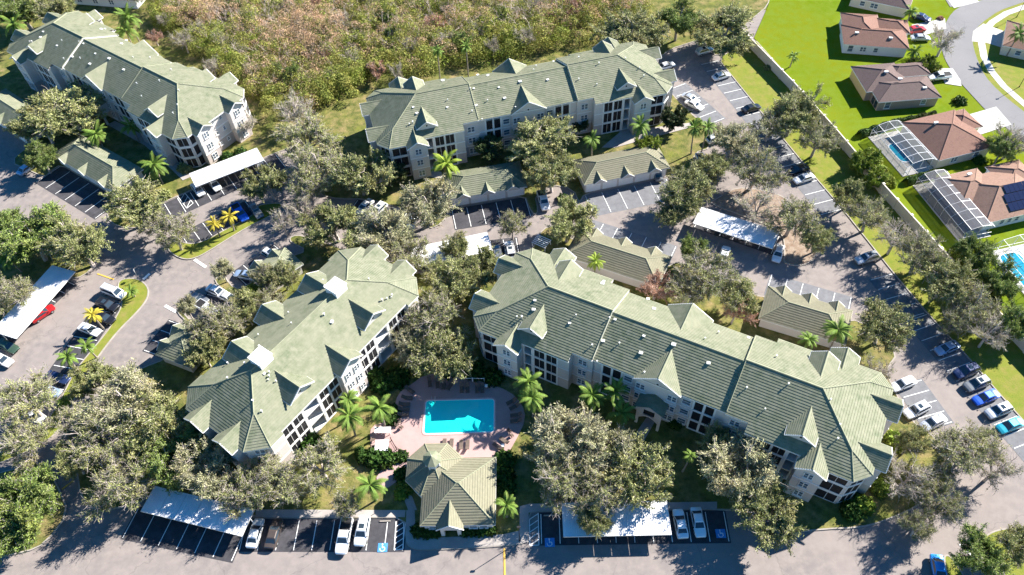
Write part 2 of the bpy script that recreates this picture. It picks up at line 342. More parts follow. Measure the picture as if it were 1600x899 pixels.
# ------------------------------------------------------------------ three-storey apartment house
def apartment(name, label, cfg, seed):
    hx, hy, ch, ze, k = cfg['hx'], cfg['hy'], cfg['ch'], cfg['ze'], cfg['k']
    Xd, drop = cfg.get('drop', (0.0, 0.0)); rt2 = math.sqrt(2); S = hx + hy - ch
    root = thing(name, label, 'apartment building', group='sage roofed apartment blocks')
    def zf(x, y):
        X, Y = abs(x), abs(y)
        return ze + k * min(hx - X, hy - Y, (S - X - Y) / rt2) - (drop if X < Xd else 0)
    roof, wall, fas, cap, slab = MB(), MB(), MB(), MB(), MB()
    Q = [(sx, sy) for sx in (1, -1) for sy in (1, -1)]
    zr = ze + k * hy; hr = hx - hy
    tchf = ch / (2 - rt2)                                        # hip point where the chamfer plane begins
    for sx, sy in Q:
        mir = lambda poly: [(sx * p[0], sy * p[1]) for p in poly]
        for X0, X1, Ye, Yw, kind in cfg['front']:
            pl = [(X0, 0), (X1, 0), (X1, Ye), (X0, Ye)]
            pl = clip(pl, -1, 1, hx - hy); pl = clip(pl, -1 / rt2, 1 - 1 / rt2, S / rt2 - hy)
            dz = drop if X1 <= Xd + 1e-6 else 0
            tile_plane(roof, mir(pl), (0, -sy * k, ze + k * hy - dz))
            zE = ze + k * (hy - Ye) - dz; X1e = min(X1, hx - ch)
            if X1e > X0:
                fas.box((sx * (X0 + X1e) / 2, sy * (Ye - .02), zE - .13), (X1e - X0, .07, .26))
                fas.box((sx * (X0 + X1e) / 2, sy * (Ye - .40), zE - .22), (X1e - X0, .68, .04))
            # wall
            if kind == 'corner': continue
            zt = ze + k * (hy - Yw) - dz - .06
            wall.b2(sx * X0, sx * X1, 0, sy * Yw, 0, zt)
            # floor bands
            if kind in ('solid', 'window'):
                for z in (3.0, 6.0): fas.box((sx * (X0 + X1) / 2, sy * (Yw + .03), z), (X1 - X0 - .01, .09, .22))
            if kind == 'window':
                for i in range(3): add_window(root, sx * (X0 + X1) / 2, sy * Yw, 1.65 + 3 * i, 0 if sy < 0 else math.pi, min(1.5, X1 - X0 - .6), 1.4, 'double' if X1 - X0 > 2.4 else 'single')
            if kind in ('porch', 'hall'):
                Yp = Ye - .5
                zt2 = ze + k * (hy - Yp) - dz - .06
                for i, z in enumerate((0, 3, 6)):
                    slab.b2(sx * (X0 + .002), sx * (X1 - .002), sy * (Yw + .003), sy * (Yp + .06), z - .12 if i else -.02, z + .16)
                slab.b2(sx * (X0 + .002), sx * (X1 - .002), sy * (Yp - .35), sy * (Yp - .02), zt2 - .35, zt2)
                npan = 2 if kind == 'porch' else 1
                pw = .26
                for j in range(npan + 1):
                    xx = X0 + pw / 2 + (X1 - X0 - pw) * j / npan
                    slab.b2(sx * (xx - pw / 2 + .003), sx * (xx + pw / 2 - .003), sy * (Yp - .33), sy * (Yp + .03), .17, zt2 - .36)
                if kind == 'porch':
                    ww = (X1 - X0 - pw) / npan - pw
                    for j in range(npan):
                        xx = X0 + pw / 2 + (X1 - X0 - pw) * (j + .5) / npan
                        for i in range(3): add_window(root, sx * xx, sy * (Yp - .1), 1.52 + 3 * i, 0 if sy < 0 else math.pi, ww - .06, 2.55, 'screen')
        # end slope
        pl = [(0, 0), (hx, 0), (hx, hy), (0, hy)]
        pl = clip(pl, 1, -1, hy - hx); pl = clip(pl, 1 - 1 / rt2, -1 / rt2, S / rt2 - hx)
        tile_plane(roof, mir(pl), (-sx * k, 0, ze + k * hx))
        pl = [(hx - 2 * tchf, hy - 2 * tchf), (hx, hy - 2 * tchf), (hx, hy), (hx - 2 * tchf, hy)]
        pl = clip(pl, -1, -1, S); pl = clip(pl, 1 / rt2, 1 / rt2 - 1, hy - S / rt2); pl = clip(pl, 1 / rt2 - 1, 1 / rt2, hx - S / rt2)
        tile_plane(roof, mir(pl), (-sx * k / rt2, -sy * k / rt2, ze + k * S / rt2))
        # caps on hips and chamfer hips
        hp = (sx * (hx - tchf), sy * (hy - tchf), ze + k * tchf + .06)
        cap.tube([(sx * hr, 0, zr + .06), hp], .13, 6)
        c1 = (sx * (hx - ch), sy * hy, ze + .06); c2 = (sx * hx, sy * (hy - ch), ze + .06)
        cap.tube([hp, c1], .10, 6); cap.tube([hp, c2], .10, 6)
        # fascia at chamfer and end
        ang = math.atan2(sy, sx); mx, my = (c1[0] + c2[0]) / 2, (c1[1] + c2[1]) / 2
        fas.box((mx - .03 * sx, my - .03 * sy, ze - .13), (.07, ch * rt2, .26), ang)
        fas.b2(sx * (hx - .06), sx * hx, 0, sy * (hy - ch), ze - .26, ze)
        # corner block
        wi = .55; Sw = S - .75; Yw, Xw = hy - wi, hx - wi; X0 = cfg['corner_x']
        cp = [(X0, 0), (Xw, 0), (Xw, Sw - Xw), (Sw - Yw, Yw), (X0, Yw)]
        wall.prism(mir(cp), 0, ze - .1)
        a = (sx * Xw, sy * (Sw - Xw)); b = (sx * (Sw - Yw), sy * Yw)
        L = math.hypot(a[0] - b[0], a[1] - b[1]); cx, cy = (a[0] + b[0]) / 2, (a[1] + b[1]) / 2
        rz = math.atan2(sy, sx) + math.pi / 2; kindc = cfg['corner']
        for i in range(3):
            if kindc == 'screen':
                add_window(root, cx, cy, 1.52 + 3 * i, rz, L - .55, 2.45, 'screen')
                wx = (X0 + Sw - Yw) / 2
                add_window(root, sx * wx, sy * Yw, 1.52 + 3 * i, 0 if sy < 0 else math.pi, (Sw - Yw) - X0 - .6, 2.45, 'screen')
                add_window(root, sx * Xw, sy * (Sw - Xw - 1.0), 1.52 + 3 * i, math.pi / 2 * sx, 1.5, 2.45, 'screen')
            else:
                add_window(root, cx, cy, 1.65 + 3 * i, rz, 1.5, 1.4, 'double')
        for z in (3.0, 6.0):
            fas.box((cx + .04 * sx / rt2, cy + .04 * sy / rt2, z), (.1, L, .34), math.atan2(sy, sx))
            fas.box((sx * (X0 + Sw - Yw) / 2, sy * (Yw + .045), z), (Sw - Yw - X0, .09, .34))
        # end wall between the bays
        for z in (3.0, 6.0): fas.b2(sx * (Xw - .01), sx * (Xw + .07), sy * .01, sy * (Sw - Xw - .1), z - .11, z + .11)
        for i in range(3): add_window(root, sx * Xw, sy * 1.1, 1.9 + 3 * i, math.pi / 2 * sx, .7, .8)
    # lowered middle: step walls
    if drop:
        for sx in (1, -1):
            for sy in (1, -1):
                Ye = cfg['front'][0][2]
                q = [(0, zr), (Ye, zr - k * Ye)]
                fas.add([(sx * Xd, sy * .0, zr + .05), (sx * Xd, sy * Ye, zr - k * Ye + .05), (sx * Xd, sy * Ye, zr - k * Ye - drop - .1), (sx * Xd, 0, zr - drop - .1)], [(0, 1, 2, 3)])
                cap.tube([(sx * (Xd + .06), 0, zr + .08), (sx * (Xd + .06), sy * Ye, zr - k * Ye + .08)], .10, 6)
        cap.tube([(-Xd, 0, zr - drop + .06), (Xd, 0, zr - drop + .06)], .13, 6)
        for sx in (1, -1): cap.tube([(sx * Xd, 0, zr + .06), (sx * hr, 0, zr + .06)], .13, 6)
    else: cap.tube([(-hr, 0, zr + .06), (hr, 0, zr + .06)], .13, 6)
    # gables: facing y (front and back) and x (both ends)
    def gable(cx, face, sgn, bf, hw, zE, kg, base, main):
        """face 'y': ridge runs in y; main(b) is the height of the slope behind at outward distance b"""
        T = (lambda a, b: (cx + a, sgn * b)) if face == 'y' else (lambda a, b: (sgn * b, cx + a))
        zR = zE + kg * hw; b0, k0, zm = main                     # slope behind: z = zm + k0*(b0-b)
        bb = lambda z: b0 - (z - zm) / k0
        bR, bE = bb(zR) - .1, min(bb(zE), bf - .3) 
        for s in (-1, 1):
            poly = [T(s * hw, bf), T(0, bf), T(0, bR), T(s * hw, bE)]
            if face == 'y': pl = (-s * kg, 0, zR + s * kg * cx)
            else: pl = (0, -s * kg, zR + s * kg * cx)
            tile_plane(roof, poly, pl)
            e0, e1 = T(s * hw, bf), T(0, bf)
            fas.tube([(e0[0], e0[1], zE - .07), (e1[0], e1[1], zR - .07)], .13, 4)
            e2 = T(s * hw, bE); fas.tube([(e0[0], e0[1], zE - .09), (e2[0], e2[1], zE - .09)], .09, 4)
        r0, r1 = T(0, bf), T(0, bR); cap.tube([(r0[0], r0[1], zR + .05), (r1[0], r1[1], zR + .05)], .10, 6)
        w2 = hw - .4; bw = bf - .45; zb = base; bi = min(bE - .2, bw - .5) if base > 1 else bw - 3.5
        pent = [(-w2, zb), (w2, zb), (w2, zE - .1), (0, zE + kg * w2 - .1), (-w2, zE - .1)]
        pts = [T(a, bw) + (z,) for a, z in pent] + [T(a, bi) + (z,) for a, z in pent]
        wall.add(pts, [(0, 1, 2, 3, 4), (9, 8, 7, 6, 5), (0, 1, 6, 5), (1, 2, 7, 6), (2, 3, 8, 7), (3, 4, 9, 8), (4, 0, 5, 9)])
        rz = (0 if sgn < 0 else math.pi) if face == 'y' else sgn * math.pi / 2
        return T, bw, w2, rz
    mainf = (hy, k, ze); mainc = (hy, k, ze - drop); maine = (hx, k, ze)
    for g in cfg['gables']:
        for sgn in (1, -1):
            for X in ({g['X'], -g['X']} if g['X'] else {0}):
                T, bw, w2, rz = gable(X, 'y', sgn, g['front'], g['hw'], g['zE'], g['kg'], g['base'], mainc if abs(X) < Xd else mainf)
                if g.get('win'):
                    for i in range(3):
                        for a in g['win']:
                            q = T(a, bw); add_window(root, q[0], q[1], 1.65 + 3 * i, rz, g.get('ww', 1.3), 1.45, 'double')
                    for z in (3.0, 6.0):
                        c0 = T(0, bw + .03); fas.box((c0[0], c0[1], z), (2 * w2 + .1, .1, .24))
                if g.get('vent'): q = T(0, bw); round_vent(root, q[0], q[1], g['zE'] + .25, rz)
    for Y in cfg['end_gables']:
        for y in (Y, -Y):
            for sgn in (1, -1):
                T, bw, w2, rz = gable(y, 'x', sgn, cfg['end_front'], 2.3, ze - .02, .65, 0.0, maine)
                for i in range(3):
                    q = T(0, bw); add_window(root, q[0], q[1], 1.65 + 3 * i, rz, 1.3, 1.45, 'double')
                for z in (3.0, 6.0):
                    c0 = T(0, bw + .03); fas.box((c0[0], c0[1], z), (.1, 2 * w2 + .1, .24))
    r = roof.build('roof', M['roof'], root)
    cap.build('ridge_cap', M['cap'], r)
    wl = wall.build('wall', M['wall_2tone'], root)
    build_split(fas, 'trim', M['trim'], root); build_split(slab, 'balcony', M['trim'], root)
    add_vents(root, r, cfg['vents'], zf, hx, hy, seed)
    # entrance porch with arches
    if cfg.get('porch'):
        for sgn in (-1, 1):
            e = MB(); y0, y1 = cfg['porch']; hw = 2.1; zE, zR = 5.7, 6.9
            yy = sgn * y1
            for s in (-1, 1):
                e.b2(s * (hw - .45), s * hw, sgn * (y1 - .4), yy, 0, 3.6)                 # front piers
                e.b2(s * (hw - .3), s * (hw - .002), sgn * y0, sgn * (y1 - .402), 2.9, zE)      # side walls over an open base
            N = 8; arc = [(-1.62 + 3.24 * i / N, 2.2 + 1.05 * math.sin(math.pi * i / N)) for i in range(N + 1)]
            for i in range(N):
                (a0, z0), (a1, z1) = arc[i], arc[i + 1]
                e.add([(a0, yy, z0), (a1, yy, z1), (a1, yy, 3.6), (a0, yy, 3.6)] + [(a0, yy - sgn * .4, z0), (a1, yy - sgn * .4, z1), (a1, yy - sgn * .4, 3.6), (a0, yy - sgn * .4, 3.6)],
                      [(0, 1, 2, 3), (7, 6, 5, 4), (0, 1, 5, 4)])
            for s in (-1, 1): e.b2(s * .95, s * hw, sgn * (y1 - .4), yy, 3.6, 5.2)
            e.add([(-hw, yy, 5.2), (hw, yy, 5.2), (hw, yy, zE), (0, yy, zR - .1), (-hw, yy, zE)] + [(-hw, yy - sgn * .4, 5.2), (hw, yy - sgn * .4, 5.2), (hw, yy - sgn * .4, zE), (0, yy - sgn * .4, zR - .1), (-hw, yy - sgn * .4, zE)],
                  [(0, 1, 2, 3, 4), (9, 8, 7, 6, 5), (0, 1, 6, 5)])
            p = e.build('entrance_porch', M['wall'], root)
            rr = MB()
            for s in (-1, 1):
                tile_plane(rr, [(s * 2.5, sgn * (y1 + .4)), (0, sgn * (y1 + .4)), (0, sgn * y0), (s * 2.5, sgn * y0)], (-s * .58, 0, zR))
            rr.build('porch_roof', M['roof'], p)
            d = MB(); d.b2(-.95, .95, sgn * (y1 - .25), sgn * (y1 - .2), 3.6, 5.2); d.build('arched_opening', M['dark'], p)
    for s in cfg.get('ridge_boxes', ()):
        b = MB(); b.box((s, .2, zr - .1), (2.6, 2.6, 2.1)); b.box((s, .2, zr + 1.0), (2.85, 2.85, .12)); b.build('roof_enclosure', M['white'], r)
    return root

def two_tone():
    Mx = mat('wall_2tone', (.60, .56, .53), .85, (.56, .52, .49), .3, 5, .004, 14, .2)
    T = Mx.node_tree; N = T.nodes; L = T.links
    B = [n for n in N if n.type == 'BSDF_PRINCIPLED'][0]; src = B.inputs['Base Color'].links[0].from_socket
    tc = N.new('ShaderNodeTexCoord'); sp = N.new('ShaderNodeSeparateXYZ'); L.new(tc.outputs['Object'], sp.inputs[0])
    lt = N.new('ShaderNodeMath'); lt.operation = 'LESS_THAN'; lt.inputs[1].default_value = 3.0; L.new(sp.outputs[2], lt.inputs[0])
    x = N.new('ShaderNodeMix'); x.data_type = 'RGBA'; L.new(lt.outputs[0], x.inputs[0]); L.new(src, x.inputs[6]); x.inputs[7].default_value = (.47, .41, .38, 1)
    L.new(x.outputs[2], B.inputs['Base Color']); return Mx
M['wall_2tone'] = two_tone()

LONG = dict(hx=33.6, hy=10.5, ch=2.3, ze=9.0, k=.455, drop=(11.2, .45), corner='screen', corner_x=27.4,
    front=[(0, 4, 7.9, 7.4, 'solid'), (4, 6, 7.9, 7.4, 'window'), (6, 9.8, 7.9, 5.6, 'porch'), (9.8, 11.2, 7.9, 7.4, 'solid'),
           (11.2, 14.8, 8.3, 7.75, 'window'), (14.8, 16.8, 9.8, 9.3, 'solid'), (16.8, 21.6, 9.8, 7.4, 'porch'), (21.6, 23.4, 9.8, 5.0, 'hall'),
           (23.4, 27.4, 10.5, 9.9, 'solid'), (27.4, 33.6, 10.5, 9.95, 'corner')],
    gables=[dict(X=25.4, front=12.0, hw=2.35, zE=9.0, kg=.62, base=0.0, win=(0,), ww=1.3),
            dict(X=22.5, front=8.35, hw=2.3, zE=10.85, kg=.68, base=9.2, vent=True),
            dict(X=0.0, front=8.3, hw=4.0, zE=9.75, kg=.65, base=0.0, win=(-2.7, 2.7), ww=1.5, vent=True)],
    end_gables=(4.6,), end_front=35.2, vents=34, porch=(7.4, 10.2))
SHORT = dict(hx=21.0, hy=9.8, ch=3.0, ze=9.0, k=.48, corner='window', corner_x=15.2,
    front=[(0, 2.2, 9.3, 8.8, 'solid'), (2.2, 7.0, 9.3, 6.9, 'porch'), (7.0, 10.4, 9.3, 5.2, 'hall'), (10.4, 15.2, 9.3, 6.9, 'porch'), (15.2, 21.0, 9.8, 9.25, 'corner')],
    gables=[dict(X=0.0, front=10.4, hw=2.7, zE=9.6, kg=.65, base=0.0, win=(-1.0, 1.0), ww=1.1),
            dict(X=8.75, front=8.0, hw=2.7, zE=10.75, kg=.66, base=9.3, vent=True)],
    end_gables=(3.4,), end_front=22.3, vents=26, ridge_boxes=(-8.75, 8.75))

def place(o, a, b, hr, shift, s):
    A, B = P(*a, hr), P(*b, hr); u = (B - A).normalized(); c = A + u * s
    o.location = (c.x, c.y, 0.1); o.rotation_euler = (0, 0, math.atan2(u.y, u.x))
b4 = apartment('apartment_block', 'long three-storey block with green tile roof and arched entrance beside the pool', LONG, 11)
t4 = tree_of(b4)
b2 = copy_tree(t4); b2['label'] = 'long three-storey block with green tile roof in front of the wetland scrub'
b1 = copy_tree(t4); b1['label'] = 'long three-storey block with green tile roof at the upper left corner'
place(b4, (860.7, 450.2), (1278.9, 605.5), 13.8, 0, 22.6)
place(b2, (657, 146), (954, 89), 13.8, 0, 22.0)
place(b1, (82, 36), (276, 131), 13.8, 0, 23.6)
b3 = apartment('apartment_block', 'shorter three-storey block with green tile roof and two white roof boxes', SHORT, 5)
A_ = P(394, 577.7, 13.8); B_ = P(539, 441, 13.8); u_ = (B_ - A_).normalized()
c_ = A_ + u_ * 11.0; b3.location = (c_.x, c_.y, .1); b3.rotation_euler = (0, 0, math.atan2(u_.y, u_.x))
# ------------------------------------------------------------------ ground, roads, islands
def ground_sheet(name, poly, z, material, label, cat=None, kind='structure'):
    mb = MB(); mb.add([(p[0], p[1], z) for p in poly], [tuple(range(len(poly)))])
    o = mb.build(name, material); tag(o, label, None, None, kind); return o
def pxs(pts, h=0.0): return [tuple(P(x, y, h)) for x, y in pts]
def chaikin(poly, it=2):
    for _ in range(it):
        q = []
        for i in range(len(poly)):
            a, b = poly[i], poly[(i + 1) % len(poly)]
            d = math.hypot(b[0] - a[0], b[1] - a[1]); t = min(.25, 1.6 / max(d, 1e-6))
            q += [(a[0] + (b[0] - a[0]) * t, a[1] + (b[1] - a[1]) * t), (b[0] - (b[0] - a[0]) * t, b[1] - (b[1] - a[1]) * t)]
        poly = q
    return poly
def area(p): return sum(p[i][0] * p[(i + 1) % len(p)][1] - p[(i + 1) % len(p)][0] * p[i][1] for i in range(len(p))) / 2
PADN = [0]
def pad(name, pts, material, label, kerb=True, z=None, smooth=2):
    poly = chaikin(pxs(pts), smooth) if smooth else pxs(pts)
    if area(poly) < 0: poly = poly[::-1]
    PADN[0] += 1; z = z or (.11 + .004 * PADN[0])
    n = len(poly); ins = []
    for i in range(n):
        a, b, c = poly[i - 1], poly[i], poly[(i + 1) % n]
        d1 = Vector((b[0] - a[0], b[1] - a[1])); d2 = Vector((c[0] - b[0], c[1] - b[1]))
        if d1.length < 1e-6: d1 = d2
        if d2.length < 1e-6: d2 = d1
        n1 = Vector((-d1.y, d1.x)).normalized(); n2 = Vector((-d2.y, d2.x)).normalized(); m_ = (n1 + n2)
        m_ = m_ / max(.5, m_.length) ; m_ = m_.normalized() / max(.6, m_.normalized().dot(n1))
        ins.append((b[0] + m_.x * .22, b[1] + m_.y * .22))
    mb = MB(); mb.add([(p[0], p[1], z) for p in poly], [tuple(range(n))])
    if not kerb: mb.add([(p[0], p[1], z) for p in poly] + [(p[0], p[1], -.05) for p in poly], [(i, (i + 1) % n, n + (i + 1) % n, n + i) for i in range(n)])
    o = mb.build(name, material); tag(o, label, None, None, 'structure')
    if kerb:
        k = MB(); zt = z + .025
        k.add([(p[0], p[1], -.03) for p in poly] + [(p[0], p[1], zt) for p in poly] + [(p[0], p[1], zt) for p in ins] + [(p[0], p[1], z - .02) for p in ins],
              [f for i in range(n) for f in ((i, (i + 1) % n, n + (i + 1) % n, n + i), (n + i, n + (i + 1) % n, 2 * n + (i + 1) % n, 2 * n + i), (2 * n + i, 2 * n + (i + 1) % n, 3 * n + (i + 1) % n, 3 * n + i))])
        k.build('kerb', M['kerb'], o)
    return o
ground_sheet('ground', [(-3000, -3000), (3000, -3000), (3000, 3000), (-3000, 3000)], -.06, M['terrain'], 'wide grassy ground reaching beyond the complex')
lot = ground_sheet('road', [(-170, 10), (110, 10), (110, 185), (-170, 185)], 0.0, M['asphalt'], 'pale asphalt drives of the apartment complex')

pad('lawn', [(-200, 90), (-40, 170), (0, 196), (45, 228), (15, 254), (70, 278), (80, 268), (95, 258), (186, 312), (166, 332), (172, 349), (196, 358), (222, 356), (240, 338), (236, 326), (430, 240), (452, 233), (478, 282), (500, 306),
     (530, 312), (575, 312), (655, 335), (668, 360), (692, 350), (704, 325), (820, 306), (826, 326), (836, 338), (842, 330), (836, 305), (862, 290), (895, 296), (905, 320), (914, 303), (1040, 277), (1062, 272), (1088, 262), (1084, 240), (1112, 232),
     (1106, 200), (1088, 185), (1062, 160), (1044, 140), (1022, 100), (1046, 78), (1096, 62), (1121, 92), (1140, 60), (1200, 10), (1230, -120), (-400, -120)], M['yard'], 'leaf-strewn lawn around the two rear blocks', smooth=1)
pad('lawn', [(1121, 92), (1175, 159), (1192, 180), (1268, 272), (1316, 328), (1394, 426), (1448, 490), (1501, 547), (1568, 625), (1640, 705), (1720, 790), (1850, 760), (1600, 520), (1374, 286), (1250, 140), (1178, 60)], M['dry_lawn'], 'grass strip between the east parking rows and the boundary wall', smooth=1)
pad('lawn', [(1178, 60), (1250, 140), (1374, 286), (1600, 520), (1850, 760), (2600, 700), (2300, -160), (1235, -160), (1200, 10)], M['lawn'], 'bright green back lawns of the detached houses', kerb=False, smooth=0)
pad('lawn', [(274, 487), (283, 484), (300, 503), (338, 497), (362, 478), (352, 458), (334, 440), (340, 432), (352, 434), (368, 452), (384, 447), (400, 436), (452, 402), (480, 392), (454, 380), (452, 372), (464, 367), (486, 372), (560, 398), (640, 428), (700, 424), (770, 408), (812, 406), (836, 384), (846, 358), (870, 352), (892, 374), (905, 374), (1040, 418),
     (1060, 408), (1120, 428), (1180, 462), (1196, 464), (1320, 502), (1340, 500), (1372, 522), (1404, 552), (1384, 580), (1396, 606), (1420, 655), (1462, 684), (1492, 716), (1484, 752), (1436, 792), (1376, 818), (1340, 826), (1288, 828), (1216, 836), (1194, 800), (1100, 797), (845, 800), (826, 802), (828, 849), (784, 855), (660, 861), (640, 857), (633, 846), (634, 810), (400, 810), (383, 800), (236, 772), (216, 790), (150, 800), (126, 780), (118, 724), (130, 690), (160, 640), (196, 590), (222, 575), (262, 560), (300, 512)], M['yard'], 'planted ground around the pool and the two front blocks', smooth=1)
pad('traffic_island', [(183, 441), (199, 434), (221, 437), (234, 451), (231, 469), (214, 490), (185, 518), (157, 554), (132, 592), (106, 650), (90, 678), (62, 698), (0, 726), (-80, 750), (-80, 722), (20, 690), (58, 674), (76, 655), (90, 632), (102, 610), (117, 580), (133, 560), (164, 523), (175, 507), (192, 476), (186, 460)], M['dry_lawn'], 'long grass island with palms between the two west lanes')
pad('traffic_island', [(263, 394), (285, 407), (306, 405), (331, 391), (356, 375), (391, 354), (432, 334), (446, 318), (420, 318), (402, 322), (398, 336), (354, 358), (318, 378), (296, 382), (272, 374), (262, 384)], M['dry_lawn'], 'narrow grass median below the yellow palms')
pad('lawn', [(-120, 320), (0, 342), (60, 344), (112, 350), (146, 375), (155, 400), (143, 424), (118, 438), (86, 430), (-20, 525), (-120, 600), (-300, 560), (-300, 320)], M['yard'], 'wooded corner above the left carport', smooth=1)
pad('lawn', [(-90, 752), (10, 738), (66, 716), (93, 762), (109, 802), (72, 850), (42, 864), (-90, 886)], M['yard'], 'wooded corner at the lower left of the drive', smooth=1)
pad('traffic_island', [(1472, 872), (1478, 866), (1487, 871), (1500, 888), (1520, 930), (1486, 930)], M['dry_lawn'], 'small kerbed island beside the bright blue car')
pad('traffic_island', [(1534, 848), (1538, 837), (1556, 828), (1582, 825), (1720, 850), (1760, 960), (1590, 960), (1564, 888), (1546, 860)], M['dry_lawn'], 'kerbed planting bed at the lower right corner')
pad('traffic_island', [(1208, 300), (1150, 292), (1118, 312), (1106, 318), (1222, 362), (1226, 396), (1222, 412), (1250, 418), (1272, 408), (1282, 384), (1272, 350), (1240, 318)], M['mulch'], 'brown mulch island with bare trees behind the white carport')

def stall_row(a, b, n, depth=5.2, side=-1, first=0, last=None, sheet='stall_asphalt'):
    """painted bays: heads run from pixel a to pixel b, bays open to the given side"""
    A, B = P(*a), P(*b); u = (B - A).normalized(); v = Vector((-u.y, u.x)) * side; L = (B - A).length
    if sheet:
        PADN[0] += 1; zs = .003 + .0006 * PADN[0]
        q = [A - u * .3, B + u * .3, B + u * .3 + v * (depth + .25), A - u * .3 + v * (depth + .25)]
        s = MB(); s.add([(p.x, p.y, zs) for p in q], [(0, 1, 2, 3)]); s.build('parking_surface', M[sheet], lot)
    rz = math.atan2(v.y, v.x)
    if 'line%.1f' % depth not in _WM:
        k = MB(); k.b2(0.3, depth, -.06, .06, 0, .004); _WM['line%.1f' % depth] = k.mesh('stall_line', M['paint'])
    for i in range(n + 1):
        if i < first or (last is not None and i > last): continue
        p = A + u * L * i / n
        meshobj('stall_line', _WM['line%.1f' % depth], lot, (p.x, p.y, .052), (0, 0, rz))
    return A, u, v, L
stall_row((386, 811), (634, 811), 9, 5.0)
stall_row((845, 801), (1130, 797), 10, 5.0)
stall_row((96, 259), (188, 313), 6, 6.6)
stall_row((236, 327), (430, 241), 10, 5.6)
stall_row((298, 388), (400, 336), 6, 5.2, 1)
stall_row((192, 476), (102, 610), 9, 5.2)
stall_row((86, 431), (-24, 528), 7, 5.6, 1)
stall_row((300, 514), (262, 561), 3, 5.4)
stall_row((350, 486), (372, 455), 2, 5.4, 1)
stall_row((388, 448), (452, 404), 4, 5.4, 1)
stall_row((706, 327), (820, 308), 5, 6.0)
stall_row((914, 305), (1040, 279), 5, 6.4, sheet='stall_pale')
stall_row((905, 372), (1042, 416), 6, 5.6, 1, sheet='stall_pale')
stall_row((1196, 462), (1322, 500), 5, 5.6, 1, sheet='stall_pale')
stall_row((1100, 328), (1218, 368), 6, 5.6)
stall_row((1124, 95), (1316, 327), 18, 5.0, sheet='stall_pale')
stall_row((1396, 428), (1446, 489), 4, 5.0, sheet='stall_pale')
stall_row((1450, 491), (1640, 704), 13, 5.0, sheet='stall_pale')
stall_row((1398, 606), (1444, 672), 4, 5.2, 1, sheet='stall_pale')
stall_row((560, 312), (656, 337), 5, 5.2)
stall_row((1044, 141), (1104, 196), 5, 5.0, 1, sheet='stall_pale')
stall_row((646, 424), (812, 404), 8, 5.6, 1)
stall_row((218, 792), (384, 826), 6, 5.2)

def strip(name, a, b, wd, material, z=.056):
    A, B = P(*a), P(*b); d = (B - A); k = MB(); k.box(((A.x + B.x) / 2, (A.y + B.y) / 2, z), (d.length, wd, .006), math.atan2(d.y, d.x)); return k.build(name, material, lot)
for a, b in (((788, 857), (789, 912)), ((152, 428), (178, 437)), ((97, 765), (114, 752))): strip('yellow_stripe', a, b, .28, M['yellow_paint'])
for a, b in (((304, 406), (322, 418)), ((258, 478), (276, 488)), ((224, 437), (234, 428)), ((1500, 850), (1518, 866))): strip('stop_bar', a, b, .6, M['paint'], .058)
# accessible bays: blue square with a wheelchair figure
def accessible(px, py):
    c = P(px, py); g = MB(); g.box((c.x, c.y, .056), (1.5, 1.4, .006), -.03); o = g.build('accessible_bay_sign', M['blue_paint'], lot)
    s = MB(); pts = []
    for i in range(15):
        a = R(-200 + 260 * i / 14); pts.append((c.x - .05 + .36 * math.cos(a), c.y - .2 + .36 * math.sin(a)))
    for (x0, y0), (x1, y1) in zip(pts, pts[1:]):
        s.box(((x0 + x1) / 2, (y0 + y1) / 2, .0615), (math.hypot(x1 - x0, y1 - y0) + .02, .1, .004), math.atan2(y1 - y0, x1 - x0))
    s.box((c.x - .05, c.y + .18, .0622), (.12, .5, .004)); s.box((c.x + .12, c.y + .02, .063), (.36, .1, .004)); s.box((c.x + .32, c.y - .2, .0638), (.11, .42, .004)); s.box((c.x - .05, c.y + .52, .0645), (.2, .2, .004), .7)
    s.build('wheelchair_symbol', M['paint'], o)
for q in ((598, 856), (859, 848), (1126, 834)): accessible(*q)
def hatch(pts, n):
    a, b, c, d = [P(*q) for q in pts]; k = MB()
    for s, e in ((a, d), (b, c), (d, c)):
        m_ = (s + e) / 2; v = e - s; k.box((m_.x, m_.y, .054), (v.length, .13, .005), math.atan2(v.y, v.x))
    for i in range(n):
        s = a.lerp(d, (i + .95) / n); e = b.lerp(c, (i + .1) / n); m_ = (s + e) / 2; v = e - s
        k.box((m_.x, m_.y, .0595 + .0002 * i), (v.length - .1, .12, .004), math.atan2(v.y, v.x))
    k.build('hatched_marking', M['paint'], lot)
hatch(((619, 815), (631, 815), (630, 858), (616, 860)), 5); hatch(((827, 803), (841, 802), (842, 852), (828, 853)), 5); hatch(((273, 301), (284, 296), (302, 318), (292, 326)), 4)

def walk(name, pts, material, z, label, smooth=1):
    poly = pxs(pts); poly = chaikin(poly, smooth) if smooth else poly
    return ground_sheet(name, poly, z, material, label)
walk('sidewalk', [(400, 809), (633, 809), (634, 798), (400, 797)], M['concrete'], .19, 'concrete walk along the front parking bays', 0)
walk('sidewalk', [(634.5, 846), (645, 858), (660, 859.5), (784, 853.5), (826, 848), (826, 802), (845, 799.4), (1120, 796), (1120, 785), (828, 788), (812, 792), (812, 830), (785, 836), (660, 842), (650, 836), (648, 798), (635, 798)], M['concrete'], .195, 'concrete walk curving round the small hip-roofed house', 0)
walk('footpath', [(638, 798), (652, 798), (640, 765), (630, 735), (618, 740), (626, 766)], M['concrete'], .20, 'narrow path climbing to the pool gate', 0)
walk('footpath', [(286, 283), (300, 277), (262, 240), (230, 215), (180, 190), (168, 196), (226, 228), (258, 256)], M['concrete'], .20, 'shaded path in front of the upper left block', 0)
walk('footpath', [(985, 690), (1006, 690), (1026, 655), (1012, 650)], M['concrete'], .20, 'path leading from the arched entrance', 0)
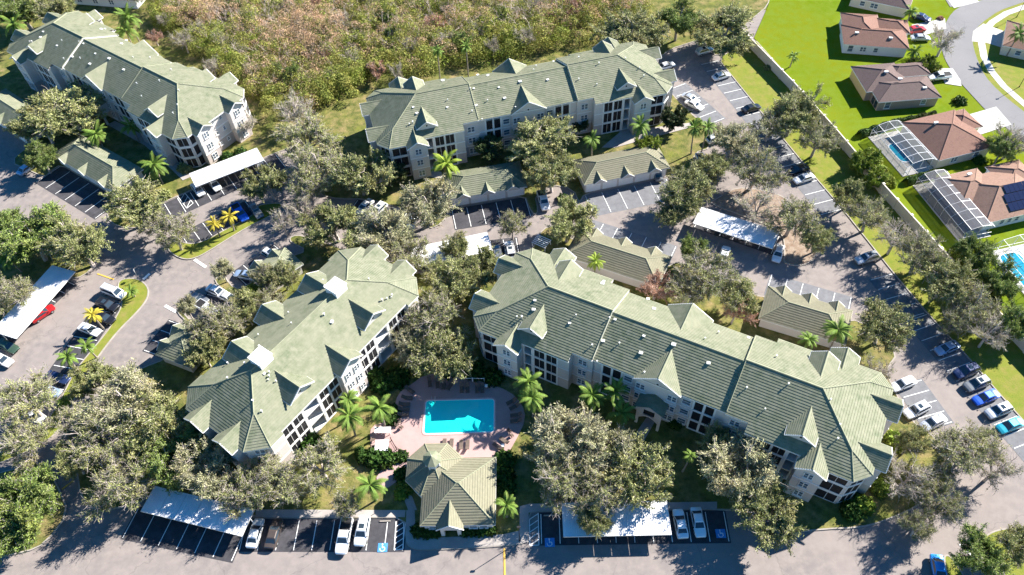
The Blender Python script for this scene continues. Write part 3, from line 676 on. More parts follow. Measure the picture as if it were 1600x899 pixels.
walk('footpath', [(940, 232), (960, 232), (1080, 200), (1078, 193), (985, 205), (972, 180), (962, 182), (968, 208)], M['concrete'], .20, 'path beside the rear garages', 0)
walk('footpath', [(640, 262), (690, 270), (692, 280), (640, 275)], M['concrete'], .20, 'short path at the foot of the rear block', 0)

# residential street
walk('street', [(1700, -36), (1600, -8), (1560, -4), (1520, 4), (1494, 14), (1480, 30), (1470, 60), (1472, 84), (1480, 102), (1498, 128), (1540, 174), (1590, 216), (1700, 306), (1760, 276), (1640, 206), (1588, 167), (1560, 144), (1538, 120), (1524, 88), (1519, 68), (1519, 54), (1532, 38), (1560, 18), (1600, 4), (1720, -24)], M['street'], .20, 'curving residential street at the upper right')
walk('lawn', [(1524, 88), (1538, 120), (1560, 144), (1588, 167), (1640, 206), (1760, 276), (1900, 200), (1800, -40), (1720, -24), (1600, 4), (1560, 18), (1532, 38), (1519, 54), (1519, 68)], M['dry_lawn'], .186, 'yellowing front lawns east of the street', 0)
walk('street', [(1440, -60), (1478, -60), (1500, 10), (1484, 12)], M['street'], .203, 'side street running off the top edge', 0)
def band(name, pts, wd, material, z, label):
    c = [P(*q) for q in pts]; L_, R_ = [], []
    for i, p in enumerate(c):
        t = (c[min(i + 1, len(c) - 1)] - c[max(i - 1, 0)]).normalized(); nn = Vector((-t.y, t.x)) * wd / 2; L_.append(tuple(p + nn)); R_.append(tuple(p - nn))
    return ground_sheet(name, L_ + R_[::-1], z, material, label)
band('sidewalk', [(1640, 0), (1600, 12), (1572, 22), (1550, 36), (1537, 50), (1533, 68), (1537, 90), (1549, 113), (1568, 136), (1592, 157), (1624, 184), (1680, 228)], 1.7, M['driveway'], .21, 'white sidewalk following the residential street')
for pts, lb in ((((1518, 66), (1520, 50), (1536, 38), (1584, 56), (1598, 86), (1540, 68)), 'white driveway apron east of the street'), (((1466, 108), (1488, 108), (1500, 126), (1502, 136), (1476, 132)), 'short driveway under the white pickup'),
                (((1424, 40), (1476, 30), (1478, 46), (1426, 62)), 'driveway under the red car'), (((1500, 184), (1556, 168), (1580, 196), (1524, 214)), 'driveway of the house with the oval pool cage'), (((1480, 0), (1510, -10), (1530, 4), (1490, 14)), 'driveway at the top edge')):
    walk('driveway', pts, M['driveway'], .215 if 'top' not in lb else .218, lb, 0)

# ------------------------------------------------------------------ small hip roof helper
def hip(mb, cap, x0, x1, y0, y1, ze, k, gx0=True, gx1=True, dz=.19, hh=.055):
    """hip roof over a rectangle; gx False gives a gable end on that side"""
    w_, d_ = x1 - x0, y1 - y0; inv = False
    if w_ >= d_:
        h = d_ / 2; cy = (y0 + y1) / 2; zr = ze + k * h
        a = x0 + (h if gx0 else 0); b = x1 - (h if gx1 else 0)
        tile_plane(mb, [(x0, y0), (x1, y0), (b, cy), (a, cy)], (0, k, ze - k * y0), dz, hh)
        tile_plane(mb, [(x0, y1), (x1, y1), (b, cy), (a, cy)], (0, -k, ze + k * y1), dz, hh)
        if gx0: tile_plane(mb, [(x0, y0), (a, cy), (x0, y1)], (k, 0, ze - k * x0), dz, hh)
        if gx1: tile_plane(mb, [(x1, y0), (b, cy), (x1, y1)], (-k, 0, ze + k * x1), dz, hh)
        rp = [(a, cy), (b, cy)]
    else:
        h = w_ / 2; cx = (x0 + x1) / 2; zr = ze + k * h; a = y0 + (h if gx0 else 0); b = y1 - (h if gx1 else 0)
        tile_plane(mb, [(x0, y0), (x0, y1), (cx, b), (cx, a)], (k, 0, ze - k * x0), dz, hh)
        tile_plane(mb, [(x1, y0), (x1, y1), (cx, b), (cx, a)], (-k, 0, ze + k * x1), dz, hh)
        if gx0: tile_plane(mb, [(x0, y0), (cx, a), (x1, y0)], (0, k, ze - k * y0), dz, hh)
        if gx1: tile_plane(mb, [(x0, y1), (cx, b), (x1, y1)], (0, -k, ze + k * y1), dz, hh)
        rp = [(cx, a), (cx, b)]
    if (rp[1][0] - rp[0][0]) ** 2 + (rp[1][1] - rp[0][1]) ** 2 > .01: cap.tube([(rp[0][0], rp[0][1], zr + .05), (rp[1][0], rp[1][1], zr + .05)], .10, 6)
    c0 = [(x0, y0), (x0, y1)] if w_ >= d_ else [(x0, y0), (x1, y0)]; c1 = [(x1, y0), (x1, y1)] if w_ >= d_ else [(x0, y1), (x1, y1)]
    if gx0:
        for c in c0: cap.tube([(rp[0][0], rp[0][1], zr + .05), (c[0], c[1], ze + .05)], .09, 6)
    if gx1:
        for c in c1: cap.tube([(rp[1][0], rp[1][1], zr + .05), (c[0], c[1], ze + .05)], .09, 6)
    return rp, zr
def eaves(fas, x0, x1, y0, y1, ze):
    for y in (y0, y1): fas.b2(x0, x1, y - .03, y + .03, ze - .2, ze - .001)
    for x in (x0, x1): fas.b2(x - .03, x + .03, y0 + .03, y1 - .03, ze - .2, ze - .001)
    fas.b2(x0 + .03, x1 - .03, y0 + .03, y1 - .03, ze - .16, ze - .12)
def small_gable(roof, fas, wall, cx, yf, hw, ze, kg, k_main, y_eave, back=None):
    """gable facing -y over the slope z = ze + k_main*(y - y_eave)"""
    zR = ze + kg * hw; yb = y_eave + (zR - ze) / k_main + .1
    for s in (-1, 1):
        tile_plane(roof, [(cx + s * hw, yf), (cx, yf), (cx, yb), (cx + s * hw, y_eave)], (-s * kg, 0, zR + s * kg * cx))
        fas.tube([(cx + s * hw, yf, ze - .03), (cx, yf, zR - .03)], .10, 4)
    w2 = hw - .25
    wall.add([(cx - w2, yf + .25, ze - .3), (cx + w2, yf + .25, ze - .3), (cx + w2, yf + .25, ze), (cx, yf + .25, ze + kg * w2 - .05), (cx - w2, yf + .25, ze)] +
             [(cx - w2, yf + .9, ze - .3), (cx + w2, yf + .9, ze - .3), (cx + w2, yf + .9, ze), (cx, yf + .9, ze + kg * w2 - .05), (cx - w2, yf + .9, ze)],
             [(0, 1, 2, 3, 4), (9, 8, 7, 6, 5), (0, 1, 6, 5), (1, 2, 7, 6), (4, 0, 5, 9)])

# ------------------------------------------------------------------ garages
def garage(a, b, label, n=5, depth=7.2, roofm='roof', ng=3):
    A, B = P(*a), P(*b); u = (B - A).normalized(); L = (B - A).length
    g = thing('garage', label, 'garage', (A.x, A.y, .1), math.atan2(u.y, u.x), 'detached garage rows')
    roof, wall, fas, cap = MB(), MB(), MB(), MB(); ze = 2.75; k = .46
    wall.b2(0, L, .06, depth, -.1, ze - .03)
    hip(roof, cap, -.5, L + .5, -.5, depth + .5, ze, k); eaves(fas, -.5, L + .5, -.5, depth + .5, ze)
    for i in range(ng):
        cx = L * (i + .5) / ng; small_gable(roof, fas, wall, cx, -.85, 1.45, ze, .75, k, -.5)
        cap.tube([(cx, -.85, ze + .75 * 1.45 + .04), (cx, -.5 + .75 * 1.45 / k, ze + .75 * 1.45 + .04)], .08, 6)
    r = roof.build('roof', M[roofm], g); cap.build('ridge_cap', M['cap'], r); wall.build('wall', M['wall'], g); fas.build('trim', M['trim'], g)
    key = 'gdoor%.2f' % (L / n)
    if key not in _WM:
        d = MB(); w2 = (L / n - .5) / 2
        for j in range(4): d.b2(-w2, w2, -.05, .04, .02 + .54 * j, .02 + .54 * j + .515)
        _WM[key] = d.mesh('garage_door', M['white'])
    for i in range(n): meshobj('garage_door', _WM[key], g, (L * (i + .5) / n, .04, 0))
    return g
garage((-24, 180), (46, 227), 'green-roofed garage row half hidden by trees at the left edge', 4)
garage((95, 256), (186, 310), 'green-roofed garage row beside the shaded bays, upper left', 6)
garage((706, 324), (820, 305), 'green-roofed garage row with white doors below the rear block', 4, ng=3)
garage((914, 302), (1040, 276), 'tan-green garage row with three front gables near the rear block', 5, roofm='roof_tan')
garage((1042, 418), (907, 375), 'tan-roofed garage row behind the long block, beside the red-brown tree', 5, roofm='roof_tan')
garage((1320, 502), (1198, 466), 'tan-roofed garage row behind the long block, beside two palms', 5, roofm='roof_tan')
garage((297, 519), (258, 566), 'small green-roofed garage row behind the shorter block, near the bare stall lines', 3, 6.5, ng=2)
garage((450, 405), (396, 440), 'small green-roofed garage row behind the shorter block, beside the dark car', 3, 5.5, ng=2)

# ------------------------------------------------------------------ carports
def carport(a, b, label, depth=5.0, side=1, h=2.7, nseg=None):
    A, B = P(*a, h), P(*b, h); u = (B - A).normalized(); L = (B - A).length
    c = thing('carport', label, 'carport', (A.x, A.y, .05), math.atan2(u.y, u.x), 'white metal carports')
    n = int(L / .42); panels = int(round(L / 2.7))
    for p in range(panels):                                       # ribbed roof sheets, one per bay
        x0, x1 = L * p / panels, L * (p + 1) / panels; s = MB(); m_ = max(3, int((x1 - x0) / .3)); vs, fs = [], []
        for i in range(m_):
            xa, xb = x0 + (x1 - x0) * i / m_, x0 + (x1 - x0) * (i + 1) / m_; xm = xa + (xb - xa) * .8
            for y in (0, depth):
                z = h + .10 * (y / depth)
                vs += [(xa, y * side, z), (xm, y * side, z), (xm + .015, y * side, z + .045), (xb, y * side, z + .045)]
            o = i * 8
            fs += [(o + j, o + j + 1, o + 4 + j + 1, o + 4 + j) for j in range(3)]
            if i < m_ - 1: fs.append((o + 3, o + 8, o + 12, o + 7))
        s.add(vs, fs)
        s.build('roof_sheet', M['metal_white'], c)
    f = MB(); f.b2(0, L, -.06 * side, .0, h - .16, h + .05); f.b2(0, L, side * depth, side * (depth + .06), h - .06, h + .15)
    for x in (0, L): f.b2(x - .04, x + .04, .0, side * depth, h - .12, h - .01)
    f.build('edge_trim', M['trim'], c)
    for p in range(panels // 2 + 1):
        x = min(L - .3, .3 + (L - .6) * p / (panels // 2)); k = MB()
        k.b2(x - .07, x + .07, side * (depth * .72 - .07), side * (depth * .72 + .07), 0, h - .22); k.b2(x - .05, x + .05, side * .3, side * (depth - .2), h - .22, h - .125)
        k.build('post', M['trim'], c)
    return c
carport((25, 529.5), (117.5, 425), 'long white carport at the left edge, above the red car', 5.5)
carport((306, 292.5), (412.8, 251), 'white carport over two white cars in front of the upper left block', 4.8)
carport((646, 418), (770, 392), 'white carport half covered by tree crowns between the middle blocks', 5.0)
carport((1083, 349), (1207, 389), 'white carport over dark bays at the right of centre', 4.9)
carport((220, 799), (378, 838), 'white carport streaked by branch shadows at lower left', 4.2)
carport((880.6, 839), (1049, 835.5), 'white carport beside two white sedans along the front drive', 5.2)

# ------------------------------------------------------------------ boundary wall
wpts = [P(*q) for q in ((1150, 50), (1170, 74), (1235, 141), (1300, 214), (1374, 302), (1440, 376), (1511, 457), (1600, 552), (1690, 645))]
wroot = thing('boundary_wall', 'tall cream boundary wall running between the complex and the houses', 'wall', (0, 0, .1))
seg = []
for a, b in zip(wpts, wpts[1:]):
    d = (b - a).length; n = max(1, round(d / 5.2)); seg += [(a.lerp(b, i / n), a.lerp(b, (i + 1) / n)) for i in range(n)]
for a, b in seg:
    d = b - a; rz = math.atan2(d.y, d.x); k = MB(); k.b2(.22, d.length - .22, -.08, .08, 0, 2.45); k.b2(.22, d.length - .22, -.12, .12, 2.45, 2.54)
    k.build('wall_panel', M['fence_wall'], wroot, (a.x, a.y, 0), (0, 0, rz))
    k = MB(); k.b2(-.22, .22, -.22, .22, 0, 2.62); k.b2(-.28, .28, -.28, .28, 2.62, 2.70); k.build('wall_post', M['fence_wall'], wroot, (a.x, a.y, 0), (0, 0, rz))

# ------------------------------------------------------------------ clubhouse
A = P(656, 823, 3.0); Bq = P(773, 821, 3.0); cu = (Bq - A).normalized(); CHROT = math.atan2(cu.y, cu.x)
club = thing('clubhouse', 'small tan-green hip-roofed clubhouse with cupola between pool and front drive', 'clubhouse', (A.x, A.y, .12), CHROT)
roof, wall, fas, cap = MB(), MB(), MB(), MB(); ze = 3.0; k = .5
wall.b2(.5, 11.0, .5, 10.8, -.1, ze - .05)
hip(roof, cap, 0, 11.5, 0, 11.2, ze, k); eaves(fas, 0, 11.5, 0, 11.2, ze)
small_gable(roof, fas, wall, 4.6, -.7, 2.1, ze, .8, k, 0)
cap.tube([(4.6, -.7, ze + 1.72), (4.6, 3.3, ze + 1.72)], .09, 6)
for s in (-1, 1): wall.b2(4.6 + s * 1.0, 4.6 + s * 1.55, -.45, .1, -.1, ze - .35)
wall.b2(3.05, 6.15, -.44, .09, ze - .75, ze - .3)
oc = Vector((1.7, 9.3)); ro = 4.9; oct_ = [(oc.x + ro * math.cos(R(22.5 + 45 * i)), oc.y + ro * math.sin(R(22.5 + 45 * i))) for i in range(8)]
ko = .56; ap = ro * math.cos(R(22.5))
for i in range(8):
    th = R(45 + 45 * i); nx, ny = math.cos(th), math.sin(th)
    tile_plane(roof, [oct_[i], oct_[(i + 1) % 8], tuple(oc)], (-ko * nx, -ko * ny, ze + .06 + ko * (ap + nx * oc.x + ny * oc.y)))
    cap.tube([(oct_[i][0], oct_[i][1], ze + .12), (oc.x, oc.y, ze + .12 + ko * ap)], .09, 6)
wall.prism([(oc.x + (p[0] - oc.x) * .9, oc.y + (p[1] - oc.y) * .9) for p in oct_], -.1, ze - .02)
fas.prism([(oc.x + (p[0] - oc.x) * 1.0, oc.y + (p[1] - oc.y) * 1.0) for p in oct_], ze - .17, ze + .03)
rf = roof.build('roof', M['roof_tan'], club); cap.build('ridge_cap', M['cap'], rf); wall.build('wall', M['wall'], club); fas.build('trim', M['trim'], club)
cz = ze + ko * ap; cu_ = MB()
for i in range(8):
    th = R(22.5 + 45 * i); cu_.box((oc.x + 1.15 * math.cos(th), oc.y + 1.15 * math.sin(th), cz + .1), (.16, .16, 1.7), th)
cu_.prism([(oc.x + 1.05 * math.cos(R(22.5 + 45 * i)), oc.y + 1.05 * math.sin(R(22.5 + 45 * i))) for i in range(8)], cz - .8, cz + .2)
cu_.prism([(oc.x + 1.35 * math.cos(R(22.5 + 45 * i)), oc.y + 1.35 * math.sin(R(22.5 + 45 * i))) for i in range(8)], cz + .95, cz + 1.1)
cp = cu_.build('cupola', M['trim'], club)
cr = MB(); o8 = [(oc.x + 1.5 * math.cos(R(22.5 + 45 * i)), oc.y + 1.5 * math.sin(R(22.5 + 45 * i)), cz + 1.1) for i in range(8)]
cr.add(o8 + [(oc.x, oc.y, cz + 2.1)], [(i, (i + 1) % 8, 8) for i in range(8)]); cr.build('cupola_roof', M['roof'], cp)
fi = MB(); fi.tube([(oc.x, oc.y, cz + 2.0), (oc.x, oc.y, cz + 2.9)], [.07, .02], 6); fi.build('finial', M['trim'], cp)
dd = MB(); dd.b2(3.85, 5.35, .40, .44, 0, 2.3); dd.build('door', M['dark'], club)
for x in (1.8, 8.0, 9.6): add_window(club, x, .5, 1.6, 0, 1.2, 1.4)
for y in (2.5, 5.0, 7.5): add_window(club, 11.0, y, 1.6, math.pi / 2, 1.2, 1.4)

# ------------------------------------------------------------------ pool
pa = P(662.7, 678.6); pb = P(773, 675.8); pu = (pb - pa).normalized(); PR = math.atan2(pu.y, pu.x)
walk('pool_deck', [(640, 604), (664, 586), (700, 584), (756, 598), (796, 612), (816, 632), (822, 656), (806, 690), (786, 722), (700, 735), (650, 728), (628, 748), (600, 768), (585, 752), (600, 730), (584, 716), (578, 690), (580, 666), (606, 660), (616, 640), (622, 616)], M['deck'], .22, 'pale pink concrete deck around the swimming pool')
pool = thing('swimming_pool', 'rectangular turquoise swimming pool with red-edged coping', 'pool', (pa.x, pa.y, .22), PR)
PW, PD = 11.8, 6.3
def rr(x0, x1, y0, y1, r, n=5):
    out = []
    for cx, cy, a0 in ((x1 - r, y0 + r, -90), (x1 - r, y1 - r, 0), (x0 + r, y1 - r, 90), (x0 + r, y0 + r, 180)):
        out += [(cx + r * math.cos(R(a0 + 90 * i / n)), cy + r * math.sin(R(a0 + 90 * i / n))) for i in range(n + 1)]
    return out
def ring(mb, po, pi, z0, z1, mi=0):
    n = len(po)
    mb.add([(p[0], p[1], z0) for p in po] + [(p[0], p[1], z1) for p in po] + [(p[0], p[1], z1) for p in pi] + [(p[0], p[1], z0) for p in pi],
           [f for i in range(n) for f in ((i, (i + 1) % n, n + (i + 1) % n, n + i), (n + i, n + (i + 1) % n, 2 * n + (i + 1) % n, 2 * n + i), (2 * n + i, 2 * n + (i + 1) % n, 3 * n + (i + 1) % n, 3 * n + i))], mi)
k_ = MB(); k_.add([(p[0], p[1], .012) for p in rr(.0, PW, 0, PD, .5)], [tuple(range(24))]); k_.build('water', M['water'], pool)
k_ = MB(); ring(k_, rr(-.38, PW + .38, -.38, PD + .38, .8), rr(-.12, PW + .12, -.12, PD + .12, .58), -.02, .055); k_.build('coping', M['coping'], pool)
k_ = MB(); ring(k_, rr(-.12, PW + .12, -.12, PD + .12, .58), rr(0, PW, 0, PD, .5), -.02, .045); k_.build('edge_band', M['white'], pool)
k_ = MB()
for x in (1.0, 1.6): k_.tube([(x, PD + .5, .0), (x, PD + .5, .8), (x, PD + .1, .95), (x, PD - .35, .6), (x, PD - .4, .02)], .035, 6)
k_.build('handrail', M['rim'], pool)

# sun loungers
_lg = {}
def lounger(px, py, ang, label, cushion='wicker'):
    if not _lg:
        a = MB(); a.b2(-.32, .32, -.95, .35, .30, .38); _lg['seat'] = a.mesh('seat', M['wicker'])
        a = MB(); a.add([(-.32, .36, .30), (.32, .36, .30), (.32, 1.0, .72), (-.32, 1.0, .72), (-.32, .34, .38), (.32, .34, .38), (.32, .96, .79), (-.32, .96, .79)], [(3, 2, 1, 0), (4, 5, 6, 7), (0, 1, 5, 4), (1, 2, 6, 5), (2, 3, 7, 6), (3, 0, 4, 7)]); _lg['back'] = a.mesh('backrest', M['wicker'])
        a = MB(); a.b2(-.03, .03, -.03, .03, 0, .3); _lg['leg'] = a.mesh('leg', M['wicker'])
    c = P(px, py); o = thing('sun_lounger', label, 'lounger', (c.x, c.y, .22), ang, 'brown sun loungers on the pool deck')
    meshobj('seat', _lg['seat'], o); meshobj('backrest', _lg['back'], o)
    for x in (-.27, .27):
        for y in (-.85, .28): meshobj('leg', _lg['leg'], o, (x, y, 0))
    return o
LN = [((672, 600), .1, 'top left of the deck, leftmost of the shaded row'), ((684, 602), .05, 'second in the shaded row above the pool'), ((694, 604), -.1, 'third in the shaded row above the pool'), ((704, 605), -.5, 'angled, fourth in the shaded row above the pool'),
      ((722, 609), .0, 'left of the pair group behind the pool'), ((731, 609), .0, 'second of the group behind the pool'), ((746, 609), 0, 'third of the group behind the pool'), ((754, 609), 0, 'last of the group behind the pool'),
      ((799, 630), -1.1, 'upper of the two shaded ones right of the pool'), ((804, 638), -1.1, 'lower of the two shaded ones right of the pool'), ((806, 651), -1.5, 'lone one level with the pool right edge'), ((806, 660), -1.5, 'below the lone one at the right edge'),
      ((788, 691), -2.3, 'upper of the pair at the lower right of the deck'), ((778, 700), -2.3, 'lower of the pair at the lower right of the deck'), ((721, 698), 3.1, 'left of the sunny pair by the clubhouse roof'), ((731, 698), 3.1, 'right of the sunny pair by the clubhouse roof'),
      ((706, 696), 3.1, 'half hidden by the clubhouse roof, right'), ((695, 696), 3.1, 'half hidden by the clubhouse roof, left'), ((641, 612), .9, 'topmost on the left of the pool'), ((637, 624), 1.4, 'second on the left of the pool'), ((633, 634), 1.5, 'third on the left of the pool'), ((632, 642), 1.5, 'fourth on the left of the pool'), ((631, 650), 1.5, 'lowest on the left of the pool')]
for (px_, py_), an, lb in LN: lounger(px_, py_, an, 'brown sun lounger ' + lb)
# deck tables and white covered seats
def table(px, py, lx, ly, h, label, rz=0):
    c = P(px, py); o = thing('pool_table', label, 'table', (c.x, c.y, .22), PR + rz, 'white outdoor tables')
    t_ = MB(); t_.b2(-lx / 2, lx / 2, -ly / 2, ly / 2, h - .09, h); t_.b2(-lx / 2 + .1, lx / 2 - .1, -ly / 2 + .1, ly / 2 - .1, h - .22, h - .092); t_.build('table_top', M['white'], o)
    for x in (-1, 1):
        for y in (-1, 1):
            k = MB(); k.b2(x * (lx / 2 - .16) - .05, x * (lx / 2 - .16) + .05, y * (ly / 2 - .16) - .05, y * (ly / 2 - .16) + .05, 0, h - .222); k.build('leg', M['white'], o)
table(593, 677, 1.3, 1.1, .95, 'white square table left of the pool, upper left one'); table(606, 677, 1.3, 1.1, .95, 'white square table left of the pool, upper right one'); table(598, 701, 2.2, 2.0, .95, 'large white table left of the pool, below the square pair')
table(760, 606, .5, .5, .5, 'small white side table behind the pool'); table(786, 699, .5, .5, .5, 'small white side table at the lower right of the deck')
# pool chairs round small tables
def chair(px, py, ang, label):
    c = P(px, py); o = thing('patio_chair', label, 'chair', (c.x, c.y, .22), ang, 'patio chairs on the pool deck')
    a = MB(); a.b2(-.25, .25, -.25, .25, .40, .46); a.build('seat', M['wicker'], o)
    a = MB(); a.b2(-.25, .25, .25, .31, .40, .92); a.build('backrest', M['wicker'], o)
    for x in (-.22, .22):
        for y in (-.22, .22): a = MB(); a.b2(x - .025, x + .025, y - .025, y + .025, 0, .4); a.build('leg', M['wicker'], o)
for q, an, lb in (((625, 662), .3, 'dark patio chair left of the pool, upper one'), ((628, 670), 2.6, 'dark patio chair left of the pool, lower one'), ((621, 667), 1.5, 'dark patio chair left of the pool, nearest the palm'), ((796, 676), 1.0, 'dark patio chair at the right of the deck, upper one'), ((800, 683), 2.2, 'dark patio chair at the right of the deck, lower one'),
                  ((584, 690), 1.5, 'dark patio chair beside the large white table, upper one'), ((584, 701), 1.6, 'dark patio chair beside the large white table, lower one'), ((600, 734), .5, 'patio chair by the pool gate path')): chair(*q, an, lb)
# pool fence, a rail fence with posts
fr = thing('pool_fence', 'dark rail fence closing the pool deck towards the white tables', 'fence', (0, 0, .22))
fp = [P(*q) for q in ((612, 690), (620, 704), (632, 712), (640, 720), (648, 730))]
for a, b in zip(fp, fp[1:]):
    k = MB()
    for z in (.15, .6, 1.15): k.tube([(a.x, a.y, z), (b.x, b.y, z)], .025, 4)
    for i in range(int((b - a).length / .14)):
        q = a.lerp(b, i * .14 / (b - a).length); k.tube([(q.x, q.y, .1), (q.x, q.y, 1.2)], .012, 4)
    k.build('rail_panel', M['dark'], fr); k = MB(); k.b2(a.x - .05, a.x + .05, a.y - .05, a.y + .05, 0, 1.3); k.build('post', M['dark'], fr)
fr2 = thing('pool_fence', 'white rail with a post behind the shaded loungers', 'fence', (0, 0, .22))
fp = [P(*q) for q in ((722, 598), (739, 597.5), (757, 598))]
for a, b in zip(fp, fp[1:]):
    k = MB(); k.tube([(a.x, a.y, 1.1), (b.x, b.y, 1.1)], .05, 6); k.build('rail', M['white'], fr2); k = MB(); k.b2(b.x - .08, b.x + .08, b.y - .08, b.y + .08, 0, 1.2); k.build('post', M['white'], fr2)

# ------------------------------------------------------------------ detached houses
RED = mat('roof_red', (.215, .122, .095), .9, (.175, .10, .08), .8, 6, .01, 12, .15, col3=(.24, .14, .108), scale3=3)
BRN = mat('roof_brown', (.145, .105, .098), .9, (.12, .088, .083), .8, 6, .01, 12, .15, col3=(.165, .12, .11), scale3=3)
TER = mat('roof_terracotta', (.255, .155, .115), .85, (.205, .125, .095), .7, 6, .012, 10, .2, col3=(.29, .18, .135), scale3=2.5)
YEL = mat('wall_yellow', (.60, .43, .20), .85, (.55, .40, .19), .4)
TAU = mat('wall_taupe', (.36, .28, .23), .85, (.33, .26, .21), .4)
CRM = mat('wall_cream', (.66, .58, .48), .85, (.61, .54, .45), .4)
WHT = mat('wall_white', (.74, .74, .75), .8, (.70, .70, .72), .4)
def house(label, a, b, blocks, roofm, wallm, wins, h=2.75, k=.42):
    A, B = P(*a, h), P(*b, h); u = (B - A).normalized()
    o = thing('detached_house', label, 'house', (A.x, A.y, .12), math.atan2(u.y, u.x), 'detached houses east of the wall')
    roof, wall, fas, cap = MB(), MB(), MB(), MB()
    for i, (x0, x1, y0, y1, dz) in enumerate(blocks):
        hip(roof, cap, x0, x1, y0, y1, h + dz, k, dz=.10, hh=.012); eaves(fas, x0, x1, y0, y1, h + dz); wall.b2(x0 + .4, x1 - .4, y0 + .4, y1 - .4, -.1, h + dz - .04)
    r = roof.build('roof', roofm, o); cap.build('ridge_cap', roofm, r); wall.build('wall', wallm, o); fas.build('trim', M['trim'], o)
    for x, y, rz, w_, hh in wins: add_window(o, x, y, 1.5, rz, w_, hh, 'double' if w_ > 1.3 else 'single')
    return o, r
h1, r1 = house('pinkish red hip-roofed house with white side walls, near the top', (1318, 70), (1414, 77), [(0, 15.5, 0, 8.6, 0), (.3, 9.5, 2.5, 14.3, .05), (8.6, 16.6, 6.8, 13.0, -.03)], RED, WHT, [(5, .4, 0, 1.4, 1.2), (8, .4, 0, 1.0, 1.2), (2, .4, 0, 1.2, 1.8)])
h2, r2 = house('brown hip-roofed house with yellow and taupe walls beside the white pickup', (1373, 161), (1471, 153), [(0, 14.7, 0, 8.2, 0), (-1.4, 9.2, 4.0, 14.1, .05), (6.5, 16.0, 8.6, 13.7, -.03)], BRN, TAU, [(2.6, .4, 0, 1.3, 1.9), (11, .4, 0, 1.2, 1.2)])
h3, r3 = house('red-brown hip-roofed house with an arched white pool cage', (1467, 252), (1547, 232), [(0, 13.6, 0, 13.4, 0), (9.5, 15.8, 6.5, 13.0, -.04)], RED, CRM, [(4.5, .4, 0, 1.6, 1.3), (10, .4, 0, 1.2, 1.2)])
h4, r4 = house('terracotta-roofed house with rooftop solar panels at the right edge', (1540, 350), (1600, 336), [(0, 16.0, 0, 12.5, 0), (-2.2, 8.0, 5.0, 14.2, .06), (10.0, 18.0, 7.0, 14.2, -.04)], TER, WHT, [(4.5, .4, 0, .9, 1.2), (6.2, .4, 0, .9, 1.2), (7.9, .4, 0, .9, 1.2)])
h0, r0 = house('house with grey-mauve roof cut off by the top edge', (1328, -4), (1412, 14), [(0, 15.0, 0, 12, 0)], BRN, CRM, [(3.5, .4, 0, 1.2, 1.3), (6.5, .4, 0, 1.8, 1.3)])
h6, r6 = house('house with tan walls cut off at the right edge beside the leaning palm', (1566, 72), (1640, 88), [(0, 14.0, 0, 12, 0)], TER, CRM, [(4, .4, 0, 1.2, 1.2)])
h7, r7 = house('pale house at the very top left behind the block', (100, -6), (210, 2), [(0, 22.0, 0, 10, 0)], BRN, WHT, [(4, .4, 0, 1.4, 1.4), (9, .4, 0, 1.4, 1.4), (14, .4, 0, 1.4, 1.4)])
yl = MB(); yl.b2(-1.06, -.995, 4.6, 13.5, .0, 2.5); yl.build('side_wall', YEL, h2)
for y in (1.5, 3.0): w_ = MB(); w_.b2(.33, .38, y - .6, y + .6, .2, 2.3); w_.build('sliding_door', M['glass'], h2)
# skylights and roof fittings
for ho, spots in ((r2, ((4.2, 8.2, 4.9), (6.3, 5.2, 4.9), (11.3, 2.5, 3.9))), (r1, ((3.0, 3.2, 4.2), (11, 2.4, 3.9))), (r3, ((4.5, 8.8, 5.0),)), (r4, ((4.0, 12.0, 4.2),))):
    for x, y, z in spots: s = MB(); s.box((x, y, z), (.9, .5, .35)); s.build('roof_vent', M['vent'], ho)
# solar panels on the slope facing the camera side
sz = lambda y: 2.75 + .12 + .42 * y
for (x0, x1, y0) in ((6.0, 14.5, 1.0), (6.0, 14.5, 2.75), (6.8, 14.5, 4.5)):
    n = int((x1 - x0) / 1.05)
    for i in range(n):
        xa = x0 + i * 1.05; s = MB(); y1 = y0 + 1.62
        s.add([(xa, y0, sz(y0) + .12), (xa + 1.0, y0, sz(y0) + .12), (xa + 1.0, y1, sz(y1) + .12), (xa, y1, sz(y1) + .12), (xa, y0, sz(y0) + .07), (xa + 1.0, y0, sz(y0) + .07), (xa + 1.0, y1, sz(y1) + .07), (xa, y1, sz(y1) + .07)],
              [(0, 1, 2, 3), (7, 6, 5, 4), (0, 1, 5, 4), (1, 2, 6, 5), (2, 3, 7, 6), (3, 0, 4, 7)]); s.build('solar_panel', M['solar'], r4)

